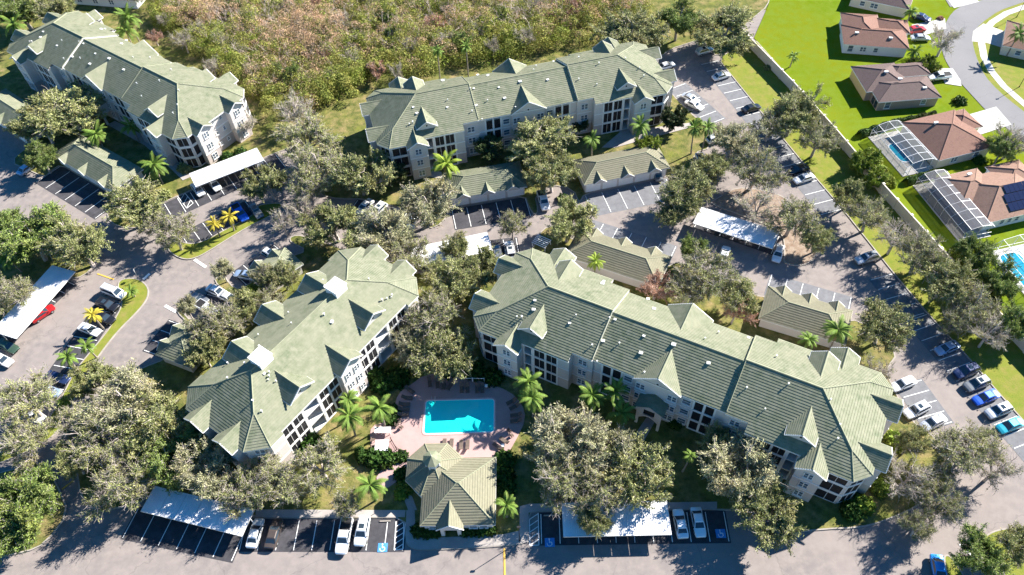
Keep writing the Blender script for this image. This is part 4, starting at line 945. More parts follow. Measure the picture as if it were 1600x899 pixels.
# screened pool cages
MESH = mat('cage_mesh', (.10, .11, .12), .8, None, alpha=.42)
MESH_FINE = mat('cage_mesh_fine', (.30, .31, .32), .8, None, alpha=.14)
MESH_DARK = mat('cage_mesh_dark', (.12, .12, .135), .8, None, alpha=.66)
def cage(label, a, b, w_, d_, prof, nd, deckp=True, pool_rect=None, fm='white', mm=None):
    """arched screen enclosure: prof = list of (y, z) across; bays run along x"""
    A, B = P(*a), P(*b); u = (B - A).normalized()
    o = thing('pool_cage', label, 'pool cage', (A.x, A.y, .13), math.atan2(u.y, u.x), 'screened pool cages')
    if deckp: k = MB(); k.b2(-.2, w_ + .2, -.2, d_ + .2, 0, .1); k.build('deck', M['driveway'], o)
    k = MB(); r_ = .045
    for i in range(nd + 1):
        x = w_ * i / nd; k.tube([(x, y, z) for y, z in prof], r_, 4)
    for y, z in prof: k.tube([(0, y, z), (w_, y, z)], r_, 4)
    for x in (0, w_):
        for y, z in prof[1:-1]: k.tube([(x, y, .1), (x, y, z)], .05, 4)
        k.tube([(x, prof[0][0], 1.2), (x, prof[-1][0], 1.2)], .04, 4)
    k.build('frame', M[fm], o)
    for (y0, z0), (y1, z1) in zip(prof, prof[1:]):
        for i in range(nd):
            s = MB(); xa, xb = w_ * i / nd + .06, w_ * (i + 1) / nd - .06; s.add([(xa, y0, z0), (xb, y0, z0), (xb, y1, z1), (xa, y1, z1)], [(0, 1, 2, 3)]); s.build('screen_panel', mm or MESH, o)
    if pool_rect:
        x0, x1, y0, y1 = pool_rect; s = MB(); s.add([(p[0], p[1], .125) for p in rr(x0, x1, y0, y1, 1.2)], [tuple(range(24))]); s.build('pool_water', M['house_pool'], o)
        s = MB(); ring(s, rr(x0 - .3, x1 + .3, y0 - .3, y1 + .3, 1.4), rr(x0, x1, y0, y1, 1.2), .09, .15); s.build('coping', M['white'], o)
arch = lambda d_: [(0, .1), (0, 2.4), (d_ * .16, 3.3), (d_ * .5, 3.75), (d_ * .84, 3.45), (d_, 2.75)]
cage('arched white pool cage beside the red-brown house', (1358, 216), (1411, 277), 13.2, 7.2, [(y, z) for y, z in arch(7.0)], 6, True, (3.5, 9.5, 2.2, 5.2))
cage('grey screened cage beside the terracotta house', (1428, 292), (1490, 368), 16.5, 6.5, [(y, z) for y, z in arch(6.4)], 7, fm='steel', mm=MESH_DARK)
cage('screened cage over a bright blue pool at the right edge', (1545, 396), (1600, 460), 13.5, 9.5, [(y, z) for y, z in arch(9.4)], 5, True, (1.2, 12.4, 1.0, 5.2), mm=MESH_FINE)
# ------------------------------------------------------------------ cars
PAINT = {}
def carpaint(n, c, metal=.3):
    if n not in PAINT: PAINT[n] = mat('car_' + n, c, .28, None, spec=.5, metal=metal, coat=.6)
    return PAINT[n]
COLS = {'white': ((.80, .80, .80), 0), 'silver': ((.50, .52, .55), .5), 'grey': ((.18, .19, .20), .4), 'black': ((.015, .015, .018), .2), 'navy': ((.02, .035, .10), .3), 'blue': ((.02, .10, .55), .3),
        'sky blue': ((.32, .42, .58), .4), 'teal': ((.02, .32, .42), .4), 'red': ((.45, .015, .02), .2), 'green': ((.05, .09, .06), .3), 'brown': ((.09, .07, .06), .3), 'azure': ((.02, .28, .75), .3)}
def loft(st, mb, ring_fn):
    rings = [ring_fn(*s) for s in st]; n = len(rings[0]); vs = [p for r_ in rings for p in r_]; fs = []
    for i in range(len(rings) - 1):
        for j in range(n - 1): fs.append((i * n + j, i * n + j + 1, (i + 1) * n + j + 1, (i + 1) * n + j))
    fs += [tuple(range(n))[::-1], tuple((len(rings) - 1) * n + j for j in range(n))]
    mb.add(vs, fs)
CARM = {}
def car_meshes(kind):
    if kind in CARM: return CARM[kind]
    # x forward; (x, half width, z bottom, z belt)
    Lc, Wc = {'sedan': (4.75, .92), 'suv': (4.8, .97), 'pickup': (5.7, 1.0), 'van': (5.2, 1.0)}[kind]
    zb = .26 if kind == 'sedan' else .36
    belt = {'sedan': .92, 'suv': 1.08, 'pickup': 1.12, 'van': 1.18}[kind]; roofz = {'sedan': 1.46, 'suv': 1.74, 'pickup': 1.82, 'van': 2.0}[kind]
    h = Lc / 2
    st = [(-h, Wc * .82, zb + .16, belt - .14), (-h + .12, Wc * .93, zb + .04, belt - .03), (-h + .6, Wc, zb, belt), (-.9, Wc, zb, belt + .02), (.3, Wc, zb, belt), (h - 1.3, Wc, zb, belt - .05), (h - .55, Wc * .97, zb, belt - .13), (h - .14, Wc * .88, zb + .05, belt - .24), (h, Wc * .74, zb + .14, belt - .36)]
    if kind == 'pickup': st = [(x, w_, b_, t_ if x > -.3 else belt - .02) for x, w_, b_, t_ in st]
    b = MB(); loft(st, b, lambda x, w_, b_, t_: [(x, -w_ * .9, b_), (x, -w_, b_ + .2), (x, -w_ * 1.0, t_ - .16), (x, -w_ * .93, t_), (x, -w_ * .5, t_ + .045), (x, 0, t_ + .06), (x, w_ * .5, t_ + .045), (x, w_ * .93, t_), (x, w_ * 1.0, t_ - .16), (x, w_, b_ + .2), (x, w_ * .9, b_), (x, -w_ * .9, b_)])
    # cabin: base and roof outlines (rear x, front x)
    rb, fb, rt_, ft = {'sedan': (-1.75, 1.15, -1.05, .25), 'suv': (-2.2, 1.15, -1.85, .35), 'pickup': (-.75, 1.35, -.55, .6), 'van': (-2.45, 1.75, -2.3, .95)}[kind]
    w0, w1 = Wc * .92, Wc * .74; zt = roofz; z0 = belt - .02
    base = [(rb, -w0, z0), (fb, -w0, z0), (fb, w0, z0), (rb, w0, z0)]; top = [(rt_, -w1, zt - .05), (ft, -w1, zt - .05), (ft, w1, zt - .05), (rt_, w1, zt - .05)]
    cb = MB(); cb.add(base + top, [(0, 1, 5, 4), (2, 3, 7, 6), (1, 2, 6, 5), (3, 0, 4, 7)])
    mid = [((rt_ + ft) / 2 + (p[0] - (rt_ + ft) / 2) * .86, p[1] * .84, zt + .01) for p in top]
    cb.add(top + mid, [(0, 1, 5, 4), (1, 2, 6, 5), (2, 3, 7, 6), (3, 0, 4, 7), (4, 5, 6, 7)])
    if kind == 'pickup':   # open load bed
        cb.b2(-h + .12, -.8, -Wc * .93, -Wc * .82, belt - .05, belt + .14); cb.b2(-h + .12, -.8, Wc * .82, Wc * .93, belt - .05, belt + .14); cb.b2(-h + .06, -h + .16, -Wc * .82, Wc * .82, belt - .05, belt + .14)
    o = len(b.v); b.v += cb.v; b.f += [tuple(o + i for i in f) for f in cb.f]; b.m += cb.m
    def lerp(p, q, t): return tuple(p[i] + (q[i] - p[i]) * t for i in range(3))
    def pane(p0, p1, p2, p3, nrm, mx=.07, my=.1):
        u0, u1 = lerp(p0, p1, mx), lerp(p0, p1, 1 - mx); t0, t1 = lerp(p3, p2, mx), lerp(p3, p2, 1 - mx)
        q = [lerp(u0, t0, my), lerp(u1, t1, my), lerp(u1, t1, 1 - my), lerp(u0, t0, 1 - my)]
        m_ = MB(); m_.add([tuple(p[i] + nrm[i] * .012 for i in range(3)) for p in q], [(0, 1, 2, 3)]); return m_
    P_ = {'windshield': pane(base[1], base[2], top[2], top[1], (1, 0, .7)), 'rear_window': pane(base[3], base[0], top[0], top[3], (-1, 0, .7)), 'sl': pane(base[0], base[1], top[1], top[0], (0, -1, .4), .05, .14), 'sr': pane(base[2], base[3], top[3], top[2], (0, 1, .4), .05, .14)}
    res = {'body': b.mesh('body', carpaint('white', (.8, .8, .8)), False)}
    for n_, q in P_.items(): res[n_] = q.mesh(n_, M['glass'])
    t = MB(); t.tube([(0, -.11, 0), (0, .11, 0)], .33 if kind == 'sedan' else .38, 12); res['tyre'] = t.mesh('tyre', M['tyre'])
    t = MB(); t.tube([(0, -.125, 0), (0, .125, 0)], .2, 8); res['rim'] = t.mesh('rim', M['rim'])
    t = MB(); t.b2(-.05, .02, -.2, .2, -.07, .07); res['headlight'] = t.mesh('headlight', M['lamp_glass'])
    t = MB(); t.b2(-.02, .05, -.17, .17, -.08, .08); res['taillight'] = t.mesh('taillight', M['tail_red'])
    t = MB(); t.b2(-.08, .08, -.1, .1, -.06, .06); res['mirror'] = t.mesh('wing_mirror', M['dark'])
    if kind in ('suv', 'van'):
        t = MB()
        for s in (-1, 1): t.tube([(rt_ + .2, s * w1 * .9, zt + .05), (ft - .15, s * w1 * .9, zt + .05)], .025, 4)
        res['roof_rack'] = t.mesh('roof_rack', M['dark'])
    if kind == 'suv': t = MB(); t.b2(-.75, .0, -.42, .42, zt + .005, zt + .022); res['sunroof'] = t.mesh('sunroof', M['glass'])
    if kind == 'pickup': t = MB(); t.b2(-h + .17, -.82, -Wc * .81, Wc * .81, belt - .02, belt + .075); res['load_bed'] = t.mesh('load_bed', M['dark'])
    CARM[kind] = (res, h, Wc, belt, zb, (fb + ft) / 2); return CARM[kind]
def car(kind, col, px, py, dx, dy, label, z=.02):
    res, h, Wc, belt, zb, mx = car_meshes(kind)
    c = P(px, py, .7); q = P(px + dx, py + dy, .7); rz = math.atan2(q.y - c.y, q.x - c.x)
    o = thing('pickup_truck' if kind == 'pickup' else 'parked_car', label, {'sedan': 'car', 'suv': 'car', 'pickup': 'pickup', 'van': 'van'}[kind], (c.x, c.y, z), rz, 'parked vehicles')
    b = meshobj('body', res['body'], o); b.material_slots[0].link = 'OBJECT'; b.material_slots[0].material = carpaint(col, *COLS[col])
    meshobj('windshield', res['windshield'], o); meshobj('rear_window', res['rear_window'], o); meshobj('side_window', res['sl'], o); meshobj('side_window', res['sr'], o)
    r_ = .33 if kind == 'sedan' else .38
    for x in (-h * .6, h * .62):
        for y in (-Wc + .1, Wc - .1):
            w_ = meshobj('wheel', res['tyre'], o, (x, y, r_)); meshobj('rim', res['rim'], w_)
    for s in (-1, 1):
        meshobj('headlight', res['headlight'], o, (h - .1, s * Wc * .62, belt - .38)); meshobj('taillight', res['taillight'], o, (-h + .04, s * Wc * .66, belt - .26)); meshobj('wing_mirror', res['mirror'], o, (mx + .25, s * (Wc + .08), belt + .08))
    for e in ('roof_rack', 'sunroof', 'load_bed'):
        if e in res: meshobj(e, res[e], o)
    return o
CARS = [
 ('sedan', 'white', 399, 833, 3, -10, 'white sedan nose to the kerb, leftmost in the front row'), ('sedan', 'brown', 428, 834, 3, -10, 'dark brown sedan in tree shade beside the leftmost white sedan'),
 ('pickup', 'white', 538, 838, -2, 10, 'white pickup in the front row, left of the white wagon'), ('suv', 'white', 566, 830, -2, 10, 'white wagon in the front row next to the blue accessible bay'),
 ('sedan', 'white', 1063, 818, -2, -10, 'white sedan next to the front carport'), ('sedan', 'white', 1091, 816, 2, 10, 'white sedan second from the front carport'),
 ('van', 'white', 178, 457, 10, 4, 'white van at the tip of the long grass island'), ('suv', 'black', 168, 477, 10, 4, 'black wagon below the white van'), ('sedan', 'black', 163, 496, 10, 5, 'black sedan beside the yellow palm'), ('sedan', 'white', 140, 515, 10, 4, 'white sedan under the yellow palm on the west lane'),
 ('sedan', 'navy', 90, 590, 10, 3, 'navy sedan above the pale blue sedan on the west lane'), ('sedan', 'sky blue', 76, 611, 10, 3, 'pale blue sedan, lowest in the west lane row'), ('sedan', 'red', 66, 490, 6, -4, 'red car peeking from under the left carport'), ('sedan', 'green', 12, 541, 10, 5, 'dark green car beside the left carport'), ('sedan', 'white', 3, 562, 10, 5, 'white car cut off at the left edge'), ('sedan', 'white', 51, 651, 10, 3, 'white sedan under the trees at far left'),
 ('sedan', 'white', 309, 296, 6, 8, 'white car at the left end under the upper carport'), ('sedan', 'white', 335, 288, 6, 8, 'white car second under the upper carport'), ('sedan', 'white', 407, 260, 6, 8, 'white car at the right end under the upper carport'), ('pickup', 'blue', 375, 333, 6, 8, 'blue pickup beside the yellow palms'), ('sedan', 'grey', 400, 330, 6, 8, 'grey car in tree shade right of the blue pickup'),
 ('suv', 'white', 425, 400, 8, 5, 'white wagon behind the shorter block'), ('sedan', 'black', 412, 409, 8, 5, 'black sedan below the white wagon behind the shorter block'), ('sedan', 'sky blue', 383, 430, -9, -2, 'pale blue car at the small grass tip'), ('sedan', 'white', 339, 455, 9, 4, 'white car between two small grass tips'), ('pickup', 'white', 325, 483, 9, 5, 'white pickup under the thin tree behind the shorter block'), ('sedan', 'white', 357, 465, 9, 4, 'white car half under branches behind the shorter block'), ('sedan', 'grey', 309, 466, 9, 4, 'grey car in shade above the white pickup'),
 ('sedan', 'white', 570, 323, -9, 9, 'silver white car, left of three near the dark magnolia'), ('suv', 'white', 591, 329, -9, 9, 'white wagon, middle of three near the dark magnolia'), ('sedan', 'black', 611, 335, -9, 9, 'black sedan, right of three near the dark magnolia'), ('sedan', 'white', 644, 346, -3, 10, 'white car hidden under the round pale tree'),
 ('pickup', 'white', 849, 314, 3, 10, 'white pickup right of the rear garages'), ('suv', 'grey', 777, 397, -2, -10, 'grey wagon at the end of the covered carport'), ('suv', 'white', 797, 391, -2, -10, 'white wagon behind the long block'), ('sedan', 'grey', 1027, 271, -3, -10, 'grey car in front of the rear garage doors'),
 ('suv', 'silver', 1101, 80, 10, -3, 'silver wagon at the top of the north-east lot'), ('sedan', 'white', 1041, 103, 10, -3, 'white car beside the end of the rear block'), ('sedan', 'white', 1127, 119, 10, -3, 'white sedan in the sunny north-east lot'), ('sedan', 'silver', 1079, 154, 10, 5, 'silver car left of the north-east lane'), ('sedan', 'white', 1085, 164, 10, 5, 'white car left of the north-east lane'), ('sedan', 'black', 1174, 169, 10, -3, 'black sedan below the sunny empty bays'), ('suv', 'white', 1119, 217, 10, -3, 'white wagon near the leaning palm'), ('pickup', 'silver', 1098, 255, 5, 10, 'silver pickup below the leaning palm'),
 ('sedan', 'white', 1256, 279, -10, 3, 'white sedan by the cream wall strip'), ('sedan', 'black', 1248, 265, -10, 3, 'black car above the white sedan by the cream wall strip'), ('sedan', 'white', 1216, 396, -3, 10, 'white sedan at the end of the right carport'), ('suv', 'silver', 1354, 404, -10, 3, 'silver wagon in branch shadows by the east strip'),
 ('sedan', 'sky blue', 1480, 544, -10, 4, 'pale blue sedan, topmost of the east row'), ('suv', 'navy', 1510, 580, -10, 4, 'dark blue wagon with light roof, second in the east row'), ('suv', 'grey', 1526, 600, -10, 4, 'grey wagon, third in the east row'), ('sedan', 'blue', 1540, 621, -10, 4, 'deep blue sedan, fourth in the east row'), ('suv', 'silver', 1560, 642, -10, 4, 'silver wagon, fifth in the east row'), ('sedan', 'teal', 1578, 665, -10, 4, 'teal sedan, lowest of the east row'),
 ('sedan', 'white', 1411, 600, -10, 4, 'white car beside the roof end of the long block'), ('suv', 'white', 1432, 641, -10, 5, 'white wagon at the gable end of the long block'), ('sedan', 'silver', 1458, 660, -10, 5, 'pale silver car under the bare tree by the long block'), ('sedan', 'azure', 1467, 892, 2, 10, 'bright blue car at the bottom right edge'),
 ('suv', 'red', 1432, 48, 10, -2, 'red wagon in the house driveway'), ('pickup', 'white', 1467, 121, -10, 1, 'white pickup in the brown house driveway'), ('sedan', 'silver', 1438, 60, 10, 0, 'silver car below the red wagon'), ('sedan', 'navy', 1440, 28, 10, 3, 'dark blue car above the red wagon'), ('sedan', 'sky blue', 42, 263, 8, -6, 'pale blue car in tree shade at the far left'), ('sedan', 'white', 1132, 398, 3, -10, 'white car deep in the shade of the right carport')]
for cdef in CARS:
    o = car(*cdef, z=(.23 if cdef[2] > 1400 and cdef[3] < 140 else .06))

# ------------------------------------------------------------------ vegetation
RNG = np.random.default_rng(3)
def quads_mesh(name, C, N, U, W, L, material):
    """leaf cards: centres C, long axis U, normal N, half width W, half length L"""
    U = U / np.linalg.norm(U, axis=1, keepdims=True)
    V = np.cross(N, U); V /= np.linalg.norm(V, axis=1, keepdims=True) + 1e-9
    W = W[:, None]; L = L[:, None]; n = len(C)
    v = np.empty((n, 4, 3)); v[:, 0] = C - U * L; v[:, 1] = C + V * W; v[:, 2] = C + U * L; v[:, 3] = C - V * W
    me = bpy.data.meshes.new(name); me.vertices.add(4 * n); me.vertices.foreach_set('co', v.reshape(-1).astype(np.float32))
    me.loops.add(4 * n); me.loops.foreach_set('vertex_index', np.arange(4 * n, dtype=np.int32)); me.polygons.add(n)
    me.polygons.foreach_set('loop_start', np.arange(0, 4 * n, 4, dtype=np.int32)); me.polygons.foreach_set('loop_total', np.full(n, 4, dtype=np.int32))
    me.materials.append(material); me.update(); return me
def tubes_mesh(name, A, B, ra, rb, material, n=4):
    T = B - A; T /= np.linalg.norm(T, axis=1, keepdims=True) + 1e-9
    ref = np.where(np.abs(T[:, 2:3]) < .9, np.array([[0, 0, 1.0]]), np.array([[1.0, 0, 0]])); a = np.cross(T, ref); a /= np.linalg.norm(a, axis=1, keepdims=True); b = np.cross(T, a)
    m_ = len(A); v = np.empty((m_, 2 * n, 3))
    for k in range(n):
        th = 2 * math.pi * k / n; d = a * math.cos(th) + b * math.sin(th); v[:, k] = A + d * ra[:, None]; v[:, n + k] = B + d * rb[:, None]
    idx = np.array([[k, (k + 1) % n, n + (k + 1) % n, n + k] for k in range(n)], dtype=np.int32)
    f = (idx[None] + (np.arange(m_, dtype=np.int32) * 2 * n)[:, None, None]).reshape(-1)
    me = bpy.data.meshes.new(name); me.vertices.add(m_ * 2 * n); me.vertices.foreach_set('co', v.reshape(-1).astype(np.float32))
    me.loops.add(len(f)); me.loops.foreach_set('vertex_index', f); nf = m_ * n; me.polygons.add(nf)
    me.polygons.foreach_set('loop_start', np.arange(0, 4 * nf, 4, dtype=np.int32)); me.polygons.foreach_set('loop_total', np.full(nf, 4, dtype=np.int32)); me.materials.append(material); me.update(); return me
def rand_dir(rng, n, up=0.0):
    d = rng.normal(size=(n, 3)); d[:, 2] += up; return d / np.linalg.norm(d, axis=1, keepdims=True)

def tree_meshes(seed, leafm, barkm, R_=5.0, H=9.0, limbs=7, per=5, twigs=6, leaves=60, leaf=.17, spread=.62, fork=.32, bare=0.0):
    """unit-ish tree: crown radius about R_, top at H; returns (wood mesh, leaf mesh)"""
    rng = np.random.default_rng(seed); A, B, ra, rb = [], [], [], []
    def seg(p, q, r0, r1): A.append(p); B.append(q); ra.append(r0); rb.append(r1)
    hf = H * fork; lean = rng.normal(size=2) * .25; base = np.array([0, 0, -.1]); top = np.array([lean[0], lean[1], hf]); seg(base, top, .34, .26)
    tips = []
    for i in range(limbs):
        th = 2 * math.pi * (i + rng.uniform(-.35, .35)) / limbs; el = rng.uniform(.35, 1.2); 
        if i == 0: el = 1.45
        ln = R_ * rng.uniform(.55, .8); d = np.array([math.cos(th) * math.cos(el), math.sin(th) * math.cos(el), math.sin(el) * .9 + .1])
        p = top - np.array([0, 0, rng.uniform(0, .5)]); q = p + d * ln * .5 + rng.normal(size=3) * .15; e = q + d * ln * .5 + np.array([0, 0, .35]) + rng.normal(size=3) * .3
        seg(p, q, .19, .13); seg(q, e, .13, .075)
        for j in range(per):
            t = rng.uniform(.35, 1.0); s = (p + (q - p) * t * 2) if t < .5 else (q + (e - q) * (t - .5) * 2)
            az = th + rng.uniform(-1.25, 1.25); el2 = rng.uniform(.0, 1.1); dd = np.array([math.cos(az) * math.cos(el2), math.sin(az) * math.cos(el2), math.sin(el2)])
            l2 = R_ * rng.uniform(.28, .48); e2 = s + dd * l2 + rng.normal(size=3) * .2
            mid = (s + e2) / 2 + rng.normal(size=3) * .18; seg(s, mid, .075, .05); seg(mid, e2, .05, .028)
            for w_ in range(twigs):
                t3 = rng.uniform(.25, 1.0); s3 = s + (e2 - s) * t3; d3 = dd * .6 + rng.normal(size=3) * .75; d3[2] += .25; d3 /= np.linalg.norm(d3); e3 = s3 + d3 * R_ * rng.uniform(.13, .34); seg(s3, e3, .036, .016); tips.append((s3, e3)); seg(e3, e3 + d3 * rng.uniform(.15, .5) + rng.normal(size=3) * .1, .016, .008)
                if bare > .3:
                    for _ in range(3): e4 = e3 + rand_dir(rng, 1, .3)[0] * rng.uniform(.3, .8); seg(e3 - (e3 - s3) * rng.uniform(0, .5), e4, .016, .007)
    wood = tubes_mesh('trunk', np.array(A), np.array(B), np.array(ra), np.array(rb), barkm, 5)
    S, E = np.array([t[0] for t in tips]), np.array([t[1] for t in tips]); keep = rng.random(len(S)) > bare; S, E = S[keep], E[keep]
    n = len(S) * leaves; k = rng.integers(0, len(S), n); t = rng.uniform(.05, 1.1, n)[:, None]; D = E - S; D /= np.linalg.norm(D, axis=1, keepdims=True)
    C = S[k] + (E[k] - S[k]) * t + rng.normal(size=(n, 3)) * np.array([.17, .17, .14]) * (R_ / 5)
    cc = np.array([0, 0, H * .42]); out = C - cc; out /= np.linalg.norm(out, axis=1, keepdims=True)
    Nn = rand_dir(rng, n, .35) + out * .75; U = D[k] * 1.1 + rng.normal(size=(n, 3)) * .6; s_ = rng.uniform(.6, 1.35, n) * leaf
    crown = quads_mesh('crown', C, Nn, U, s_ * .40, s_ * 1.2, leafm)
    return wood, crown
TV = {}
def variant(kind, i):
    key = (kind, i)
    if key in TV: return TV[key]
    sd = hash_(kind) + 17 * i
    VAR = {0: 1.0, 1: .8, 2: 1.2, 3: .9}[i % 4]
    if kind == 'oak': r_ = tree_meshes(sd, M['oak'], M['bark_pale'], limbs=7 + i % 3, per=10, twigs=7, leaves=int(54 * VAR), leaf=.14 * (1.1 if i % 2 else .9), bare=.08 * (i % 3))
    elif kind == 'grey': r_ = tree_meshes(sd, M['oak_grey'], M['bark_pale'], limbs=8, per=10, twigs=7, leaves=44, leaf=.125, bare=.12)
    elif kind == 'green': r_ = tree_meshes(sd, M['oak_green'], M['bark'], limbs=8, per=9, twigs=7, leaves=62, leaf=.14)
    elif kind == 'thin': r_ = tree_meshes(sd, M['oak'], M['bark_pale'], limbs=8, per=8, twigs=7, leaves=42, leaf=.125, bare=.36)
    elif kind == 'bare': r_ = tree_meshes(sd, M['oak_grey'], M['bark_pale'], limbs=8, per=6, twigs=7, leaves=26, leaf=.13, bare=.72)
    elif kind == 'rust': r_ = tree_meshes(sd, M['rust'], M['bark_pale'], limbs=8, per=6, twigs=6, leaves=44, leaf=.13, bare=.15)
    elif kind == 'magnolia': r_ = tree_meshes(sd, M['magnolia'], M['bark'], R_=3.2, H=10, limbs=10, per=6, twigs=6, leaves=60, leaf=.20, fork=.2)
    elif kind == 'bright': r_ = tree_meshes(sd, M['bright'], M['bark'], R_=4, H=6, limbs=9, per=6, twigs=6, leaves=60, leaf=.17, fork=.15)
    TV[key] = r_; return r_
def hash_(s): return sum((i + 3) * ord(c) for i, c in enumerate(s))
TREES = []
def tree(kind, px, py, rp, label, hh=None, i=None):
    """px,py,rp: crown centre and radius in photo pixels"""
    i = (len(TREES) * 7 + 1) % 4 if i is None else i
    wood, crown = variant(kind, i % (4 if kind in ('oak', 'grey', 'thin', 'green') else 2))
    R0, H0 = (5.0, 9.0) if kind not in ('magnolia', 'bright') else ((3.2, 10.0) if kind == 'magnolia' else (4.0, 6.0))
    sc = 1 / ((P(px + 1, py, 5) - P(px, py, 5)).length); rw = rp * 1.07 / sc; s = rw / (R0 * 1.02)
    H = hh or max(4.0, min(11.0, H0 * (s * .55 + .45))); sz_ = H / H0
    c = P(px, py, H * .62)
    o = thing('tree', label, 'tree', (c.x, c.y, .1), (len(TREES) * 2.399) % 6.283, 'trees'); o.scale = (s, s, sz_)
    meshobj('trunk', wood, o); meshobj('crown', crown, o); TREES.append(o); return o
